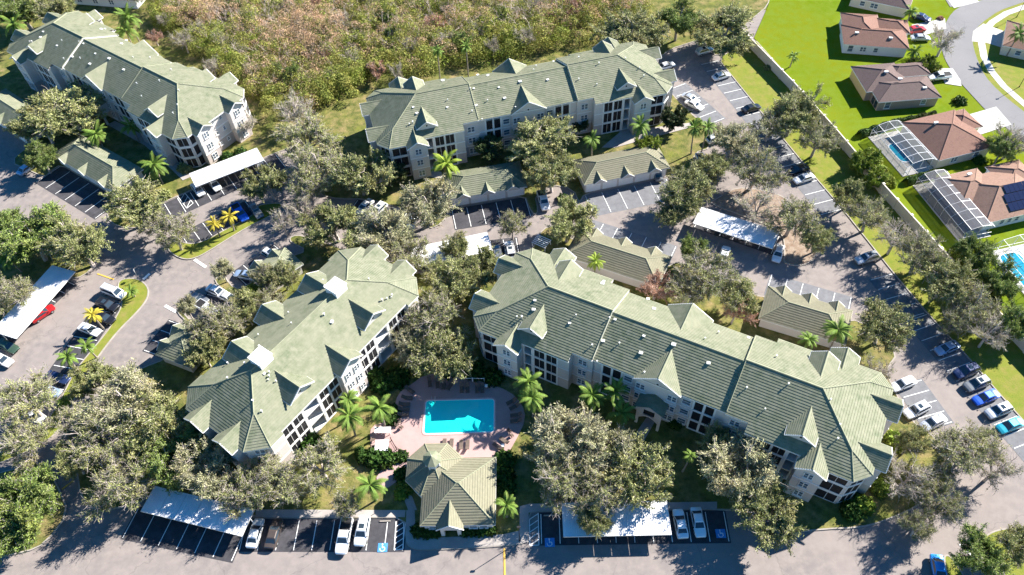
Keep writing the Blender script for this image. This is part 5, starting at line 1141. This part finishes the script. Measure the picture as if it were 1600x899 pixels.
T_ = [
 ('oak', 108, 168, 56, 'broad grey-green oak in front of the upper left block'), ('rust', 140, 150, 30, 'reddish thinning tree against the upper left block'), ('oak', 62, 190, 40, 'oak over the leftmost garage roof'), ('green', 62, 245, 26, 'bushy tree between the two upper left garages'),
 ('oak', 208, 318, 46, 'oak on the island below the upper left garages'), ('thin', 268, 362, 36, 'thin oak at the west end of the median'), ('green', 45, 372, 56, 'dark oak at the left edge above the carport'), ('oak', 122, 382, 50, 'grey-green oak at the corner above the left carport'), ('green', 8, 350, 40, 'green tree cut off at the left edge above the carport'), ('thin', 20, 455, 36, 'sparse tree beside the left carport'),
 ('oak', 418, 282, 36, 'oak at the right end of the upper carport'), ('bare', 455, 168, 34, 'bare tree beside the end wall of the upper left block'), ('thin', 478, 215, 50, 'thin tree between the two rear blocks'), ('thin', 500, 262, 50, 'oak left of the dark magnolia'), ('oak', 560, 268, 48, 'dark oak right beside the rear block corner'), ('magnolia', 604, 255, 24, 'dark green magnolia at the left corner of the rear block'), ('bare', 470, 322, 26, 'slender bare tree leaning over the main drive'), ('bare', 380, 190, 22, 'bare pale tree against the sunlit end wall'),
 ('oak', 520, 345, 44, 'oak above the shorter block, left'), ('grey', 604, 362, 54, 'wide oak above the shorter block'), ('grey', 668, 315, 52, 'round pale oak left of the middle garages'), ('oak', 700, 428, 46, 'oak over the covered carport, left'), ('oak', 745, 420, 40, 'oak over the covered carport, right'), ('thin', 672, 500, 54, 'brownish oak between the two front blocks, upper'), ('oak', 690, 555, 48, 'oak between the two front blocks, near the pool'), ('grey', 640, 540, 34, 'pale tree against the balconies of the shorter block'),
 ('magnolia', 766, 216, 24, 'dark magnolia left of the big oak at the rear block'), ('oak', 835, 218, 56, 'big oak in front of the rear block'), ('oak', 862, 268, 40, 'oak between the two rear garages'), ('magnolia', 906, 180, 16, 'narrow dark magnolia against the rear block wall'), ('oak', 886, 346, 44, 'oak on the finger island by the garage drive'), ('thin', 800, 350, 26, 'thin reddish tree casting over the middle drive'),
 ('oak', 985, 48, 52, 'grey-green oak behind the right end of the rear block'), ('green', 1060, 30, 36, 'green tree at the top of the north-east lot'), ('oak', 1140, 38, 58, 'large oak above the cream wall end'), ('oak', 1240, 175, 50, 'oak growing over the cream wall'), ('thin', 1278, 215, 36, 'thin tree over the cream wall, lower'), ('grey', 1150, 215, 42, 'pale round tree beside the white wagon'), ('magnolia', 1055, 168, 24, 'dark tree at the right corner of the rear block'),
 ('oak', 1080, 292, 50, 'oak right of the rear garages'), ('oak', 1052, 330, 30, 'small oak throwing shadow on the open drive'), ('thin', 1180, 262, 46, 'thin tree at the lamp post'), ('bare', 1185, 320, 40, 'bare tree on the mulch island, left'), ('thin', 1240, 335, 46, 'spreading thin tree on the mulch island, right'), ('oak', 1278, 372, 26, 'small oak at the island tip near the silver wagon'),
 ('thin', 1362, 332, 38, 'thin tree along the wall, first below the grey cage'), ('bare', 1402, 368, 38, 'bare tree along the wall, second below the grey cage'), ('thin', 1440, 396, 44, 'thin tree along the wall beside the grey cage'), ('oak', 1478, 436, 44, 'oak along the wall in mid strip'), ('thin', 1518, 476, 42, 'thin tree along the wall above the pale blue sedan'), ('bare', 1548, 518, 34, 'bare tree by the wall near the east row'), ('thin', 1490, 500, 28, 'small thin tree above the pale blue sedan'),
 ('oak', 1384, 508, 46, 'round oak beside the palms behind the long block'), ('bare', 1372, 582, 30, 'bare shrub tree behind the roof end of the long block'), ('thin', 1105, 425, 54, 'oak behind the long block, beside the red-brown tree'), ('oak', 1152, 455, 40, 'oak behind the long block, right of centre'), ('rust', 1026, 442, 34, 'red-brown tree behind the long block, left'), ('rust', 1150, 482, 30, 'red-brown tree behind the long block, right'), ('green', 1080, 390, 24, 'small green tree near the shaded carport'),
 ('thin', 1490, 705, 52, 'bare spreading oak at the right of the long block'), ('bare', 1420, 745, 44, 'bare tree at the lower right gable'), ('oak', 1425, 690, 30, 'small oak beside the lower gable end'), ('thin', 1470, 780, 40, 'thin tree over the lower right drive'), ('grey', 1165, 735, 66, 'large pale oak in front of the long block, upper'), ('oak', 1195, 800, 56, 'large oak in front of the long block, lower'), ('oak', 1125, 690, 34, 'oak against the balconies of the long block'),
 ('grey', 890, 680, 72, 'broad pale oak right of the pool'), ('thin', 870, 745, 50, 'oak above the front carport, left'), ('oak', 1000, 735, 56, 'green-grey oak in front of the arched entrance'), ('thin', 940, 760, 50, 'thin oak hanging over the front carport'), ('grey', 950, 700, 50, 'pale oak between pool trees and arched entrance'), ('oak', 925, 810, 30, 'low branch crown over the front carport roof'),
 ('grey', 195, 620, 62, 'large oak left of the shorter block'), ('oak', 245, 655, 60, 'large oak at the lower corner of the shorter block'), ('thin', 160, 690, 54, 'thin grey oak over the west drive'), ('green', 260, 720, 46, 'green oak below the shorter block'), ('grey', 320, 735, 54, 'pale oak above the lower left carport'), ('thin', 190, 750, 56, 'oak left of the lower left carport'), ('thin', 375, 765, 44, 'bare-topped oak at the front parking row, left'), ('thin', 440, 755, 44, 'sparse oak on the front lawn, left'), ('thin', 500, 725, 46, 'sparse oak on the front lawn, right'), ('thin', 540, 790, 26, 'small sparse tree above the white pickup'),
 ('thin', 40, 625, 52, 'oak at the left edge over the white sedan'), ('thin', 30, 690, 46, 'thin oak at the left edge'), ('green', 50, 770, 58, 'green oak at the lower left corner, upper'), ('green', 20, 825, 50, 'green oak at the lower left corner, lower'), ('oak', 150, 590, 36, 'oak crown over the lower end of the grass island'),
 ('thin', 350, 498, 38, 'thin tree behind the shorter block, left'), ('thin', 318, 512, 32, 'thin tree over the small garage'), ('oak', 385, 470, 30, 'oak behind the shorter block gables'), ('grey', 345, 420, 20, 'small pale tree on the grass tip'), ('grey', 290, 480, 18, 'small pale tree on the lower grass tip'), ('oak', 440, 430, 26, 'small oak behind the shorter block, right'), ('oak', 330, 535, 30, 'dark oak behind the small garage'),
 ('bare', 1478, 58, 32, 'grey street tree by the curving road'), ('bare', 1585, 218, 36, 'grey bare tree at the right edge'), ('green', 1568, 232, 26, 'green tree at the right edge below the bare one'), ('bright', 1452, 98, 18, 'bright green shrub tree beside the white pickup'), ('green', 1540, 870, 46, 'green tree at the bottom right corner'), ('oak', 1600, 850, 40, 'oak cut off at the lower right edge'),
 ('bright', 1015, 225, 24, 'bright green tree beside the rear garages'), ('green', 1560, 440, 36, 'leafy green tree beyond the wall, near the blue pool'), ('green', 1520, 395, 34, 'leafy green tree beyond the wall, below the grey cage'), ('green', 1595, 500, 34, 'leafy green tree at the right edge beyond the wall'), ('bright', 1350, 250, 26, 'bright shrub tree beyond the wall, upper'), ('bright', 1372, 275, 22, 'bright shrub tree beyond the wall, lower'), ('green', 30, 12, 44, 'dark green trees behind the upper left block'), ('oak', 90, 8, 34, 'grey oak behind the upper left block at the top')]
T_ += [('oak', 316, 552, 26, 'dark oak beside the small garage behind the shorter block'), ('thin', 408, 428, 22, 'thin tree at the dark gable of the small far garage'), ('oak', 1330, 300, 30, 'small oak by the wall, above the first thin tree'), 
 ('thin', 1205, 190, 34, 'thin tree leaning over the lane at the wall'), ('oak', 1115, 260, 30, 'small oak beside the silver pickup'), ('thin', 640, 395, 40, 'thin tree over the left end of the covered carport'), ('oak', 560, 375, 40, 'oak behind the far gables of the shorter block'), ('thin', 480, 290, 36, 'thin tree shading the drive at the upper carport'), ('bare', 440, 345, 24, 'bare tree at the east tip of the median'), ('oak', 715, 385, 26, 'small oak at the drive above the covered carport'), ('thin', 1070, 455, 36, 'thin tree between the red-brown tree and the oak behind the long block'), 
 ('thin', 1530, 690, 40, 'thin tree over the lower east lane'), ('bare', 1560, 730, 40, 'bare tree at the right edge above the planting bed'), ('thin', 1440, 820, 30, 'thin tree over the lower right kerb'), ('oak', 110, 720, 34, 'oak over the west drive at the yellow stripe'), ('thin', 120, 660, 36, 'thin tree at the lower tip of the grass island'), ('green', 300, 690, 40, 'green oak against the lower end of the shorter block'), ('oak', 420, 700, 0.1, 'x'), ('thin', 410, 740, 40, 'sparse oak at the corner of the shorter block'), ('oak', 85, 350, 36, 'oak at the corner beside the upper left lane'), ('thin', 240, 345, 26, 'thin oak between island and median'), ('thin', 420, 470, 26, 'thin tree against the back gables of the shorter block'), ('bright', 400, 455, 16, 'bright bush tree behind the shorter block')]
T_ = [q for q in T_ if q[3] > 1]
for k_, x_, y_, r_, lb_ in T_: tree(k_, x_, y_, r_, lb_)

# palms
def frond_mesh(seed, material, Lf=3.0, droop=.9, nl=34):
    rng = np.random.default_rng(seed); v, f = [], []
    prev = None; pts = []
    for i in range(9):
        t = i / 8; pts.append(np.array([Lf * (t * .95 - .1 * t * t), 0, .55 * Lf * t * (1 - t * droop * 1.15)]))
    mb = MB(); mb.tube([tuple(p) for p in pts], [.045 * (1 - .8 * i / 8) for i in range(9)], 3)
    for i in range(nl):
        t = .10 + .9 * i / nl; k = t * 8; j = min(7, int(k)); p = pts[j] + (pts[j + 1] - pts[j]) * (k - j); tang = pts[j + 1] - pts[j]; tang /= np.linalg.norm(tang)
        ll = .62 * math.sin(math.pi * (.16 + .8 * t)) * rng.uniform(.85, 1.1)
        for s in (-1, 1):
            d = np.array([tang[0] * .75, s * 1.0, -.55]); d /= np.linalg.norm(d); e = p + d * ll; w_ = tang * .04
            mb.add([tuple(p - w_), tuple(p + w_), tuple(e + w_ * .3), tuple(e - w_ * .3)], [(0, 1, 2, 3)])
    return mb.mesh('frond', material)
PF = {}; NP = [0]
def palm(px, py, rp, label, kind='palm', H=6.0, n=20):
    """px,py = crown centre"""
    key = kind
    if key not in PF: PF[key] = [frond_mesh(5 + j, M[kind], droop=.85 + .25 * j) for j in range(3)]
    c = P(px, py, H); sc = 1 / ((P(px + 1, py, H) - P(px, py, H)).length); s = rp / sc / 2.55; NP[0] += 1
    rng = random.Random(NP[0]); o = thing('palm_tree', label, 'palm', (c.x, c.y, .1), rng.uniform(0, 6), 'palms')
    lx, ly = rng.uniform(-.3, .3), rng.uniform(-.3, .3)
    t = MB(); pts = [(lx * (1 - k / 5) ** 2 , ly * (1 - k / 5) ** 2, H * k / 5 - .1) for k in range(6)]; t.tube(pts, [.20, .17, .15, .14, .14, .12], 7); t.build('trunk', M['palm_bark'], o)
    for i in range(n):
        m_ = PF[key][rng.randrange(3)]; el = rng.uniform(-.55, .55) - (.45 if i < n * .6 else -.5)
        q = meshobj('frond', m_, o, (0, 0, H - .15), (0, -el * .8 if i < n * .6 else -el * 1.0, i * 2.399 + rng.uniform(-.2, .2))); q.scale = (s * rng.uniform(.85, 1.1),) * 3
    for i in range(rng.randrange(2, 5)):
        q = meshobj('frond', PF[key][2], o, (0, 0, H - .3), (0, rng.uniform(.9, 1.3), rng.uniform(0, 6.28))); q.scale = (s * rng.uniform(.55, .8),) * 3
        q.material_slots[0].link = 'OBJECT'; q.material_slots[0].material = M['dead_frond']
    return o
PALMS = [(697, 257, 26, 'bright yellow-green palm at the foot of the rear block', 'palm_lime', 6.5), (240, 258, 22, 'green palm beside the upper left path', 'palm', 5.5), (200, 28, 22, 'tall feathery palm behind the upper left block, upper', 'palm', 9), (196, 48, 20, 'tall feathery palm behind the upper left block, lower', 'palm', 7), (22, 38, 20, 'palm at the top left corner', 'palm', 7),
 (825, 596, 26, 'palm at the pool corner, upper', 'palm', 7), (832, 622, 24, 'palm at the pool corner, lower', 'palm', 6), (925, 618, 26, 'palm left of the arched entrance', 'palm', 6.5), (962, 612, 24, 'palm nearest the arched entrance, upper', 'palm', 7), (970, 645, 24, 'palm nearest the arched entrance, lower', 'palm', 6),
 (545, 650, 28, 'palm by the shorter block balconies, lower left', 'palm', 6.5), (593, 637, 28, 'palm beside the pool deck', 'palm', 6.5), (545, 625, 20, 'palm against the shorter block wall', 'palm', 6), (578, 758, 28, 'palm on the front lawn near the path', 'palm', 6), (792, 790, 22, 'palm right of the clubhouse', 'palm', 5),
 (334, 350, 15, 'yellow palm on the median, left', 'palm_yellow', 4.0), (358, 338, 15, 'yellow palm on the median, right', 'palm_yellow', 4.2), (144, 492, 16, 'yellow palm over the white sedan', 'palm_yellow', 4.5), (105, 558, 18, 'green palm over the navy sedan', 'palm', 4.5), (134, 540, 15, 'green palm by the empty west bay', 'palm', 4.2), (204, 455, 12, 'small palm at the tip of the grass island', 'palm', 2.0),
 (1000, 196, 20, 'palm by the right end wall of the rear block', 'palm', 6), (1085, 200, 17, 'leaning palm at the north-east lot, left', 'palm', 7.5), (1105, 200, 17, 'leaning palm at the north-east lot, right', 'palm', 7.5), (683, 78, 12, 'tall cabbage palm in the scrub, left', 'palm', 11), (728, 73, 12, 'tall cabbage palm in the scrub, right', 'palm', 11), (1310, 516, 26, 'palm over the tan garage roof, right', 'palm', 6), (1264, 530, 18, 'palm over the tan garage roof, left', 'palm', 5.5), (930, 408, 16, 'palm behind the tan garage', 'palm_lime', 5), (12, 402, 22, 'palm at the left edge above the carport', 'palm', 5), (1240, 88, 11, 'small palm alone on the back lawn', 'palm', 3.2), (1592, 52, 18, 'leaning palm at the right edge by the street', 'palm', 6.5), (1424, 18, 14, 'palm in front of the topmost house', 'palm', 4.5), (150, 210, 22, 'palm in the shade of the upper left block', 'palm', 5.5), (205, 196, 18, 'palm in the dark passage by the upper left block', 'palm', 5), (1078, 712, 12, 'slim palm on the shaded lawn of the long block', 'palm', 6), (925, 218, 16, 'palm half hidden by the big oak', 'palm', 6), (1430, 80, 14, 'palm beside the red-roofed house', 'palm', 3.6), (100, 628, 12, 'low palm at the lower end of the grass island', 'palm', 2.0)]
for q in PALMS: palm(*q)

# shrubs and hedges
def bush_mesh(seed, material, n=1500, leaf=.13):
    rng = np.random.default_rng(seed); d = rand_dir(rng, n, .35); d[:, 2] = np.abs(d[:, 2]); r = rng.uniform(.6, 1.0, n)[:, None] * (1 + .22 * np.sin(3 * d[:, :1] * 3 + seed) * np.cos(4 * d[:, 1:2] * 2))
    C = d * r * np.array([1, 1, .95]); s = rng.uniform(.6, 1.3, n) * leaf; return quads_mesh('foliage', C, d + rng.normal(size=(n, 3)) * .5, rand_dir(rng, n), s * .6, s, material)
BM = {}
def bush(px, py, r, label, m_='hedge', h=None, group='shrubs'):
    if m_ not in BM: BM[m_] = [bush_mesh(j, M[m_]) for j in range(3)]
    c = P(px, py, .5); o = meshobj('shrub', BM[m_][int(px + py) % 3], None, (c.x, c.y, .08), (0, 0, px)); o.scale = (r, r, h or r * .9); tag(o, label, 'shrub', group); return o
SH = [(583, 716, 2.0, 'clipped shrub by the white tables, left'), (603, 718, 1.9, 'clipped shrub by the white tables, right'), (627, 713, 1.3, 'round shrub at the pool gate'), (628, 742, 1.5, 'shrub on the clubhouse left side, upper'), (634, 762, 1.6, 'shrub on the clubhouse left side, middle', 'palm'), (626, 772, 1.2, 'yellow-green spiky shrub by the path', 'palm_lime'), (654, 828, 1.3, 'shrub at the clubhouse front corner, left'), (668, 832, 1.1, 'shrub under the clubhouse front eave, first left'), (680, 832, 1.0, 'shrub under the clubhouse front eave, second left'),
 (725, 830, 1.0, 'shrub under the clubhouse front eave, first right'), (738, 830, 1.0, 'shrub under the clubhouse front eave, second right'), (752, 829, 1.1, 'shrub under the clubhouse front eave, third right'), (766, 828, 1.1, 'shrub at the clubhouse front corner, right'), (788, 720, 2.0, 'shrub at the lower right of the pool deck, upper'), (786, 742, 2.1, 'shrub right of the clubhouse, middle'), (790, 764, 1.8, 'shrub right of the clubhouse, lower'), (612, 642, 1.5, 'shrub between palm and pool deck, upper'), (612, 655, 1.4, 'shrub between palm and pool deck, lower'), (480, 690, 2.2, 'bright shrub beside the shorter block steps'), (620, 590, 2.4, 'dark shrub above the pool deck, left'), (598, 600, 2.2, 'dark shrub by the shorter block balconies'), (585, 585, 1.8, 'dark shrub at the foot of the shorter block'),
 (1330, 800, 1.8, 'shrub at the lower porch corner of the long block, left'), (1350, 790, 1.8, 'shrub at the lower porch corner of the long block, right', 'bright'), (1375, 760, 1.8, 'shrub below the lower gable of the long block', 'bright'), (1400, 690, 2.0, 'yellow-green shrub between the end gables', 'bright'), (1090, 190, 1.2, 'yellow-green shrub near the leaning palms', 'bright'), (355, 245, 1.6, 'green shrub at the sunlit end wall, left'), (375, 238, 1.5, 'green shrub at the sunlit end wall, right'), (290, 262, 1.9, 'olive shrub beside the upper carport', 'oak'), (255, 305, 1.7, 'olive shrub at the head of the striped bay', 'oak'), (1070, 655, 1.4, 'shrub on the shaded wall right of the arched entrance'), (1055, 660, 1.4, 'shrub right of the arched entrance'), (770, 590, 2.0, 'dark shrub under the long block corner'), (740, 580, 2.2, 'dark shrub above the pool rail'), (700, 575, 2.2, 'dark shrub above the shaded loungers'), (880, 310, 1.4, 'dark shrub in the shaded bed by the rear garages'), (1200, 105, 1.0, 'shrub clump beside the cream wall', 'oak'), (1425, 160, 1.5, 'shrub against the brown house wall'), (1500, 158, 1.6, 'dark shrub on the green front lawn'), (1382, 14, 1.2, 'shrub against the topmost house'), (1470, 28, .9, 'reddish shrub on the front lawn', 'rust'), (1455, 110, 2.0, 'shrub bed above the white pickup', 'bright'), (1430, 100, 2.0, 'shrub bed beside the red-roofed house', 'bright'), (1530, 250, 1.5, 'dark shrub beside the red-brown house'), (945, 95, 1.6, 'shrub behind the rear block')]
for q in SH: bush(q[0], q[1], q[2], q[3], q[4] if len(q) > 4 else 'hedge')
def hedge(a, b, wd, h, label, m_='hedge'):
    A, B = P(*a, h), P(*b, h); d = B - A; n = int(d.length * wd * 420); rng = np.random.default_rng(int(a[0])); x = rng.uniform(-.1, d.length + .1, n); th = rng.uniform(-.35, math.pi + .35, n)
    r = 1 + .12 * np.sin(x * 2.1) + rng.normal(size=n) * .06
    C = np.stack([x, np.cos(th) * wd / 2 * r, np.maximum(.05, np.sin(th) * h * r)], 1); N_ = np.stack([x * 0, np.cos(th), np.sin(th)], 1) + rng.normal(size=(n, 3)) * .4; s = rng.uniform(.6, 1.3, n) * .16
    o = meshobj('hedge', quads_mesh('hedge', C, N_, rand_dir(rng, n), s * .6, s, M[m_]), None, (A.x, A.y, .1), (0, 0, math.atan2(d.y, d.x))); tag(o, label, 'hedge', 'clipped hedges')
hedge((1345, 206), (1400, 188), 1.7, 1.5, 'clipped hedge above the arched cage, left part'); hedge((1400, 188), (1462, 175), 1.3, 1.2, 'clipped hedge above the arched cage, right part'); hedge((1418, 280), (1460, 267), 1.6, 1.4, 'clipped hedge below the arched cage')
hedge((1358, 232), (1392, 284), 3.2, 2.2, 'tall shrub border between wall and arched cage', 'bright'); hedge((1500, 380), (1560, 470), 3.0, 2.2, 'tall shrub border between wall and blue pool', 'hedge'); hedge((560, 700), (566, 720), 1.6, 1.2, 'short hedge behind the white tables')

# ------------------------------------------------------------------ wetland scrub behind the rear blocks
def scrub(name, label, count, m_, quota, zlo, zhi, leaf, seed, per=75):
    rng = np.random.default_rng(seed); cs = []
    while len(cs) < count:
        px = rng.uniform(150, 1010); py = rng.uniform(-130, 175)
        lim = 12 + (px - 215) * .78 if px < 430 else (178 - (px - 430) * .2 if px < 560 else (118 if px < 680 else 105 - (px - 680) * .16))
        if py > lim - 4 or px < 215 and py > -5: continue
        g = .5 + .5 * math.sin(px * .021 + 1.3 * math.sin(py * .03)) * math.cos(py * .04 + px * .008)
        edge = max(0, min(1, (lim - py) / 70))
        pr = quota(g, edge)
        if rng.random() > pr: continue
        c = P(px, py, 2); cs.append((c.x, c.y, rng.uniform(zlo, zhi) * (.7 + .6 * edge), rng.uniform(1.2, 3.0)))
    cs = np.array(cs); k = np.repeat(np.arange(len(cs)), per); n = len(k); d = rand_dir(rng, n, .4); r = cs[k, 3] * rng.uniform(.5, 1.05, n)
    d[:, 2] = np.abs(d[:, 2]) * 1.1 - .15; r = cs[k, 3] * rng.uniform(.82, 1.08, n) * (1 + .18 * np.sin(d[:, 0] * 5 + k) * np.cos(d[:, 1] * 4 + 2 * k))
    C = np.stack([cs[k, 0] + d[:, 0] * r, cs[k, 1] + d[:, 1] * r, np.maximum(.1, cs[k, 2] + d[:, 2] * r * .9)], 1); s = rng.uniform(.6, 1.4, n) * leaf
    o = meshobj(name, quads_mesh(name, C, d + rng.normal(size=(n, 3)) * .38, rand_dir(rng, n), s * .6, s, M[m_])); tag(o, label, None, None, 'stuff'); return o
scrub('scrub_foliage', 'dense green wetland scrub filling the top of the view', 1150, 'brush_green', lambda g, e: .12 + .88 * (g ** 1.4) * (1 - .55 * e) + .6 * (1 - e), .2, 4.6, .15, 21, 300)
scrub('scrub_foliage', 'dry brown wetland scrub filling the top of the view', 900, 'brush_dry', lambda g, e: (1.05 - g) * (.05 + .95 * e), .3, 5.8, .115, 22, 270)
scrub('scrub_foliage', 'yellow-green bushes among the wetland scrub', 260, 'bright', lambda g, e: g * (.5 + .5 * (1 - e)), .3, 3.8, .15, 23, 280)
def sticks(label, count, seed):
    rng = np.random.default_rng(seed); A, B, ra, rb = [], [], [], []
    while len(A) < count * 9:
        px = rng.uniform(200, 1000); py = rng.uniform(-120, 150); lim = 12 + (px - 215) * .78 if px < 430 else (165 - (px - 430) * .2 if px < 560 else (112 if px < 680 else 98 - (px - 680) * .16))
        if py > lim - 25: continue
        c = P(px, py, 2); z = rng.uniform(1.0, 2.5); p = np.array([c.x, c.y, z]); d = rand_dir(rng, 1, 1.6)[0]; L = rng.uniform(2.0, 4.5); e = p + d * L; A.append(p); B.append(e); ra.append(.05); rb.append(.025)
        for _ in range(8):
            t = rng.uniform(.35, 1); q = p + (e - p) * t; A.append(q); B.append(q + (d + rand_dir(rng, 1, .2)[0] * .9) * rng.uniform(.5, 1.5)); ra.append(.028); rb.append(.012)
    o = meshobj('scrub_twigs', tubes_mesh('scrub_twigs', np.array(A), np.array(B), np.array(ra), np.array(rb), M['twig'], 3)); tag(o, label, None, None, 'stuff')
sticks('bare pinkish twigs standing up through the wetland scrub', 2600, 31)
SCR = [(255, 30), (300, 20), (345, 60), (390, 25), (430, 70), (470, 40), (505, 85), (530, 30), (560, 60), (600, 25), (640, 70), (675, 35), (700, 10), (745, 45), (785, 20), (820, 55), (860, 25), (330, 100), (395, 110), (450, 115), (520, 120), (585, 105), (620, 110), (285, 60), (365, 5), (440, 5), (490, 0), (580, -10), (660, -5), (720, 60), (770, 70), (900, 10), (415, 45), (545, 90), (610, 55), (690, 60), (240, 55), (840, 5), (310, 45), (500, 55)]
for j, (x_, y_) in enumerate(SCR):
    kd = ('bare', 'rust', 'bare', 'bare', 'green')[j % 5]
    o = tree(kd, x_, y_, 14 + (j * 5) % 10, {'bare': 'bare pinkish-grey tree standing in the wetland scrub', 'rust': 'rusty brown small tree standing in the wetland scrub', 'green': 'small green tree standing in the wetland scrub'}[kd], hh=5.5 + (j % 4) * .6)
    o['group'] = {'bare': 'bare trees in the scrub', 'rust': 'rusty trees in the scrub', 'green': 'green trees in the scrub'}[kd]

# ------------------------------------------------------------------ street furniture
def lamp_post(px, py, label, H=5.5):
    c = P(px, py); o = thing('lamp_post', label, 'lamp post', (c.x, c.y, .1), 0, 'lamp posts'); k = MB(); k.tube([(0, 0, 0), (0, 0, .5), (0, 0, H)], [.16, .08, .05], 8); k.build('pole', M['dark'], o)
    k = MB(); k.b2(-.28, .28, -.14, .14, H, H + .16); k.build('lamp_head', M['dark'], o)
lamp_post(1161, 308, 'dark lamp post on the mulch island'); lamp_post(1592, 137, 'dark lamp post by the lower sidewalk curve'); lamp_post(1588, 28, 'dark lamp post by the upper sidewalk curve'); lamp_post(812, 846, 'dark lamp post at the clubhouse walk')
c = P(216, 434); o = thing('road_sign', 'octagonal road sign at the island tip', 'sign', (c.x, c.y, .1), R(110)); k = MB(); k.tube([(0, 0, 0), (0, 0, 2.4)], .035, 6); k.build('post', M['steel'], o)
k = MB(); k.prism([(.38 * math.cos(R(22.5 + 45 * i)), .38 * math.sin(R(22.5 + 45 * i))) for i in range(8)], -.01, .01); k.build('sign_plate', M['steel'], o, (0, -.05, 2.1), (R(90), 0, 0))
# white bicycle rack behind the garages
c = P(846, 384); o = thing('equipment_rack', 'white slatted rack beside the finger island', 'rack', (c.x, c.y, .1), -.6)
for i in range(6): k = MB(); k.b2(-1.6, 1.6, -1.2 + i * .45, -1.05 + i * .45, 1.1 + .02 * i, 1.18 + .02 * i); k.build('slat', M['rack'], o)
for x in (-1.5, 1.5):
    for y in (-1.1, 1.1): k = MB(); k.b2(x - .06, x + .06, y - .06, y + .06, 0, 1.08); k.build('leg', M['rack'], o)
# wheel stops at the front rows
_ws = MB(); _ws.b2(-.85, .85, -.08, .08, 0, .13); _wsm = _ws.mesh('wheel_stop', M['kerb'])
for i, (x_, y_, w_) in enumerate([(602, 815, 'in the left accessible bay'), (858, 806, 'in the middle accessible bay')]):
    c = P(x_, y_); o = meshobj('wheel_stop', _wsm, None, (c.x, c.y, .05), (0, 0, -.03)); tag(o, 'concrete wheel stop ' + w_, 'wheel stop', 'wheel stops')
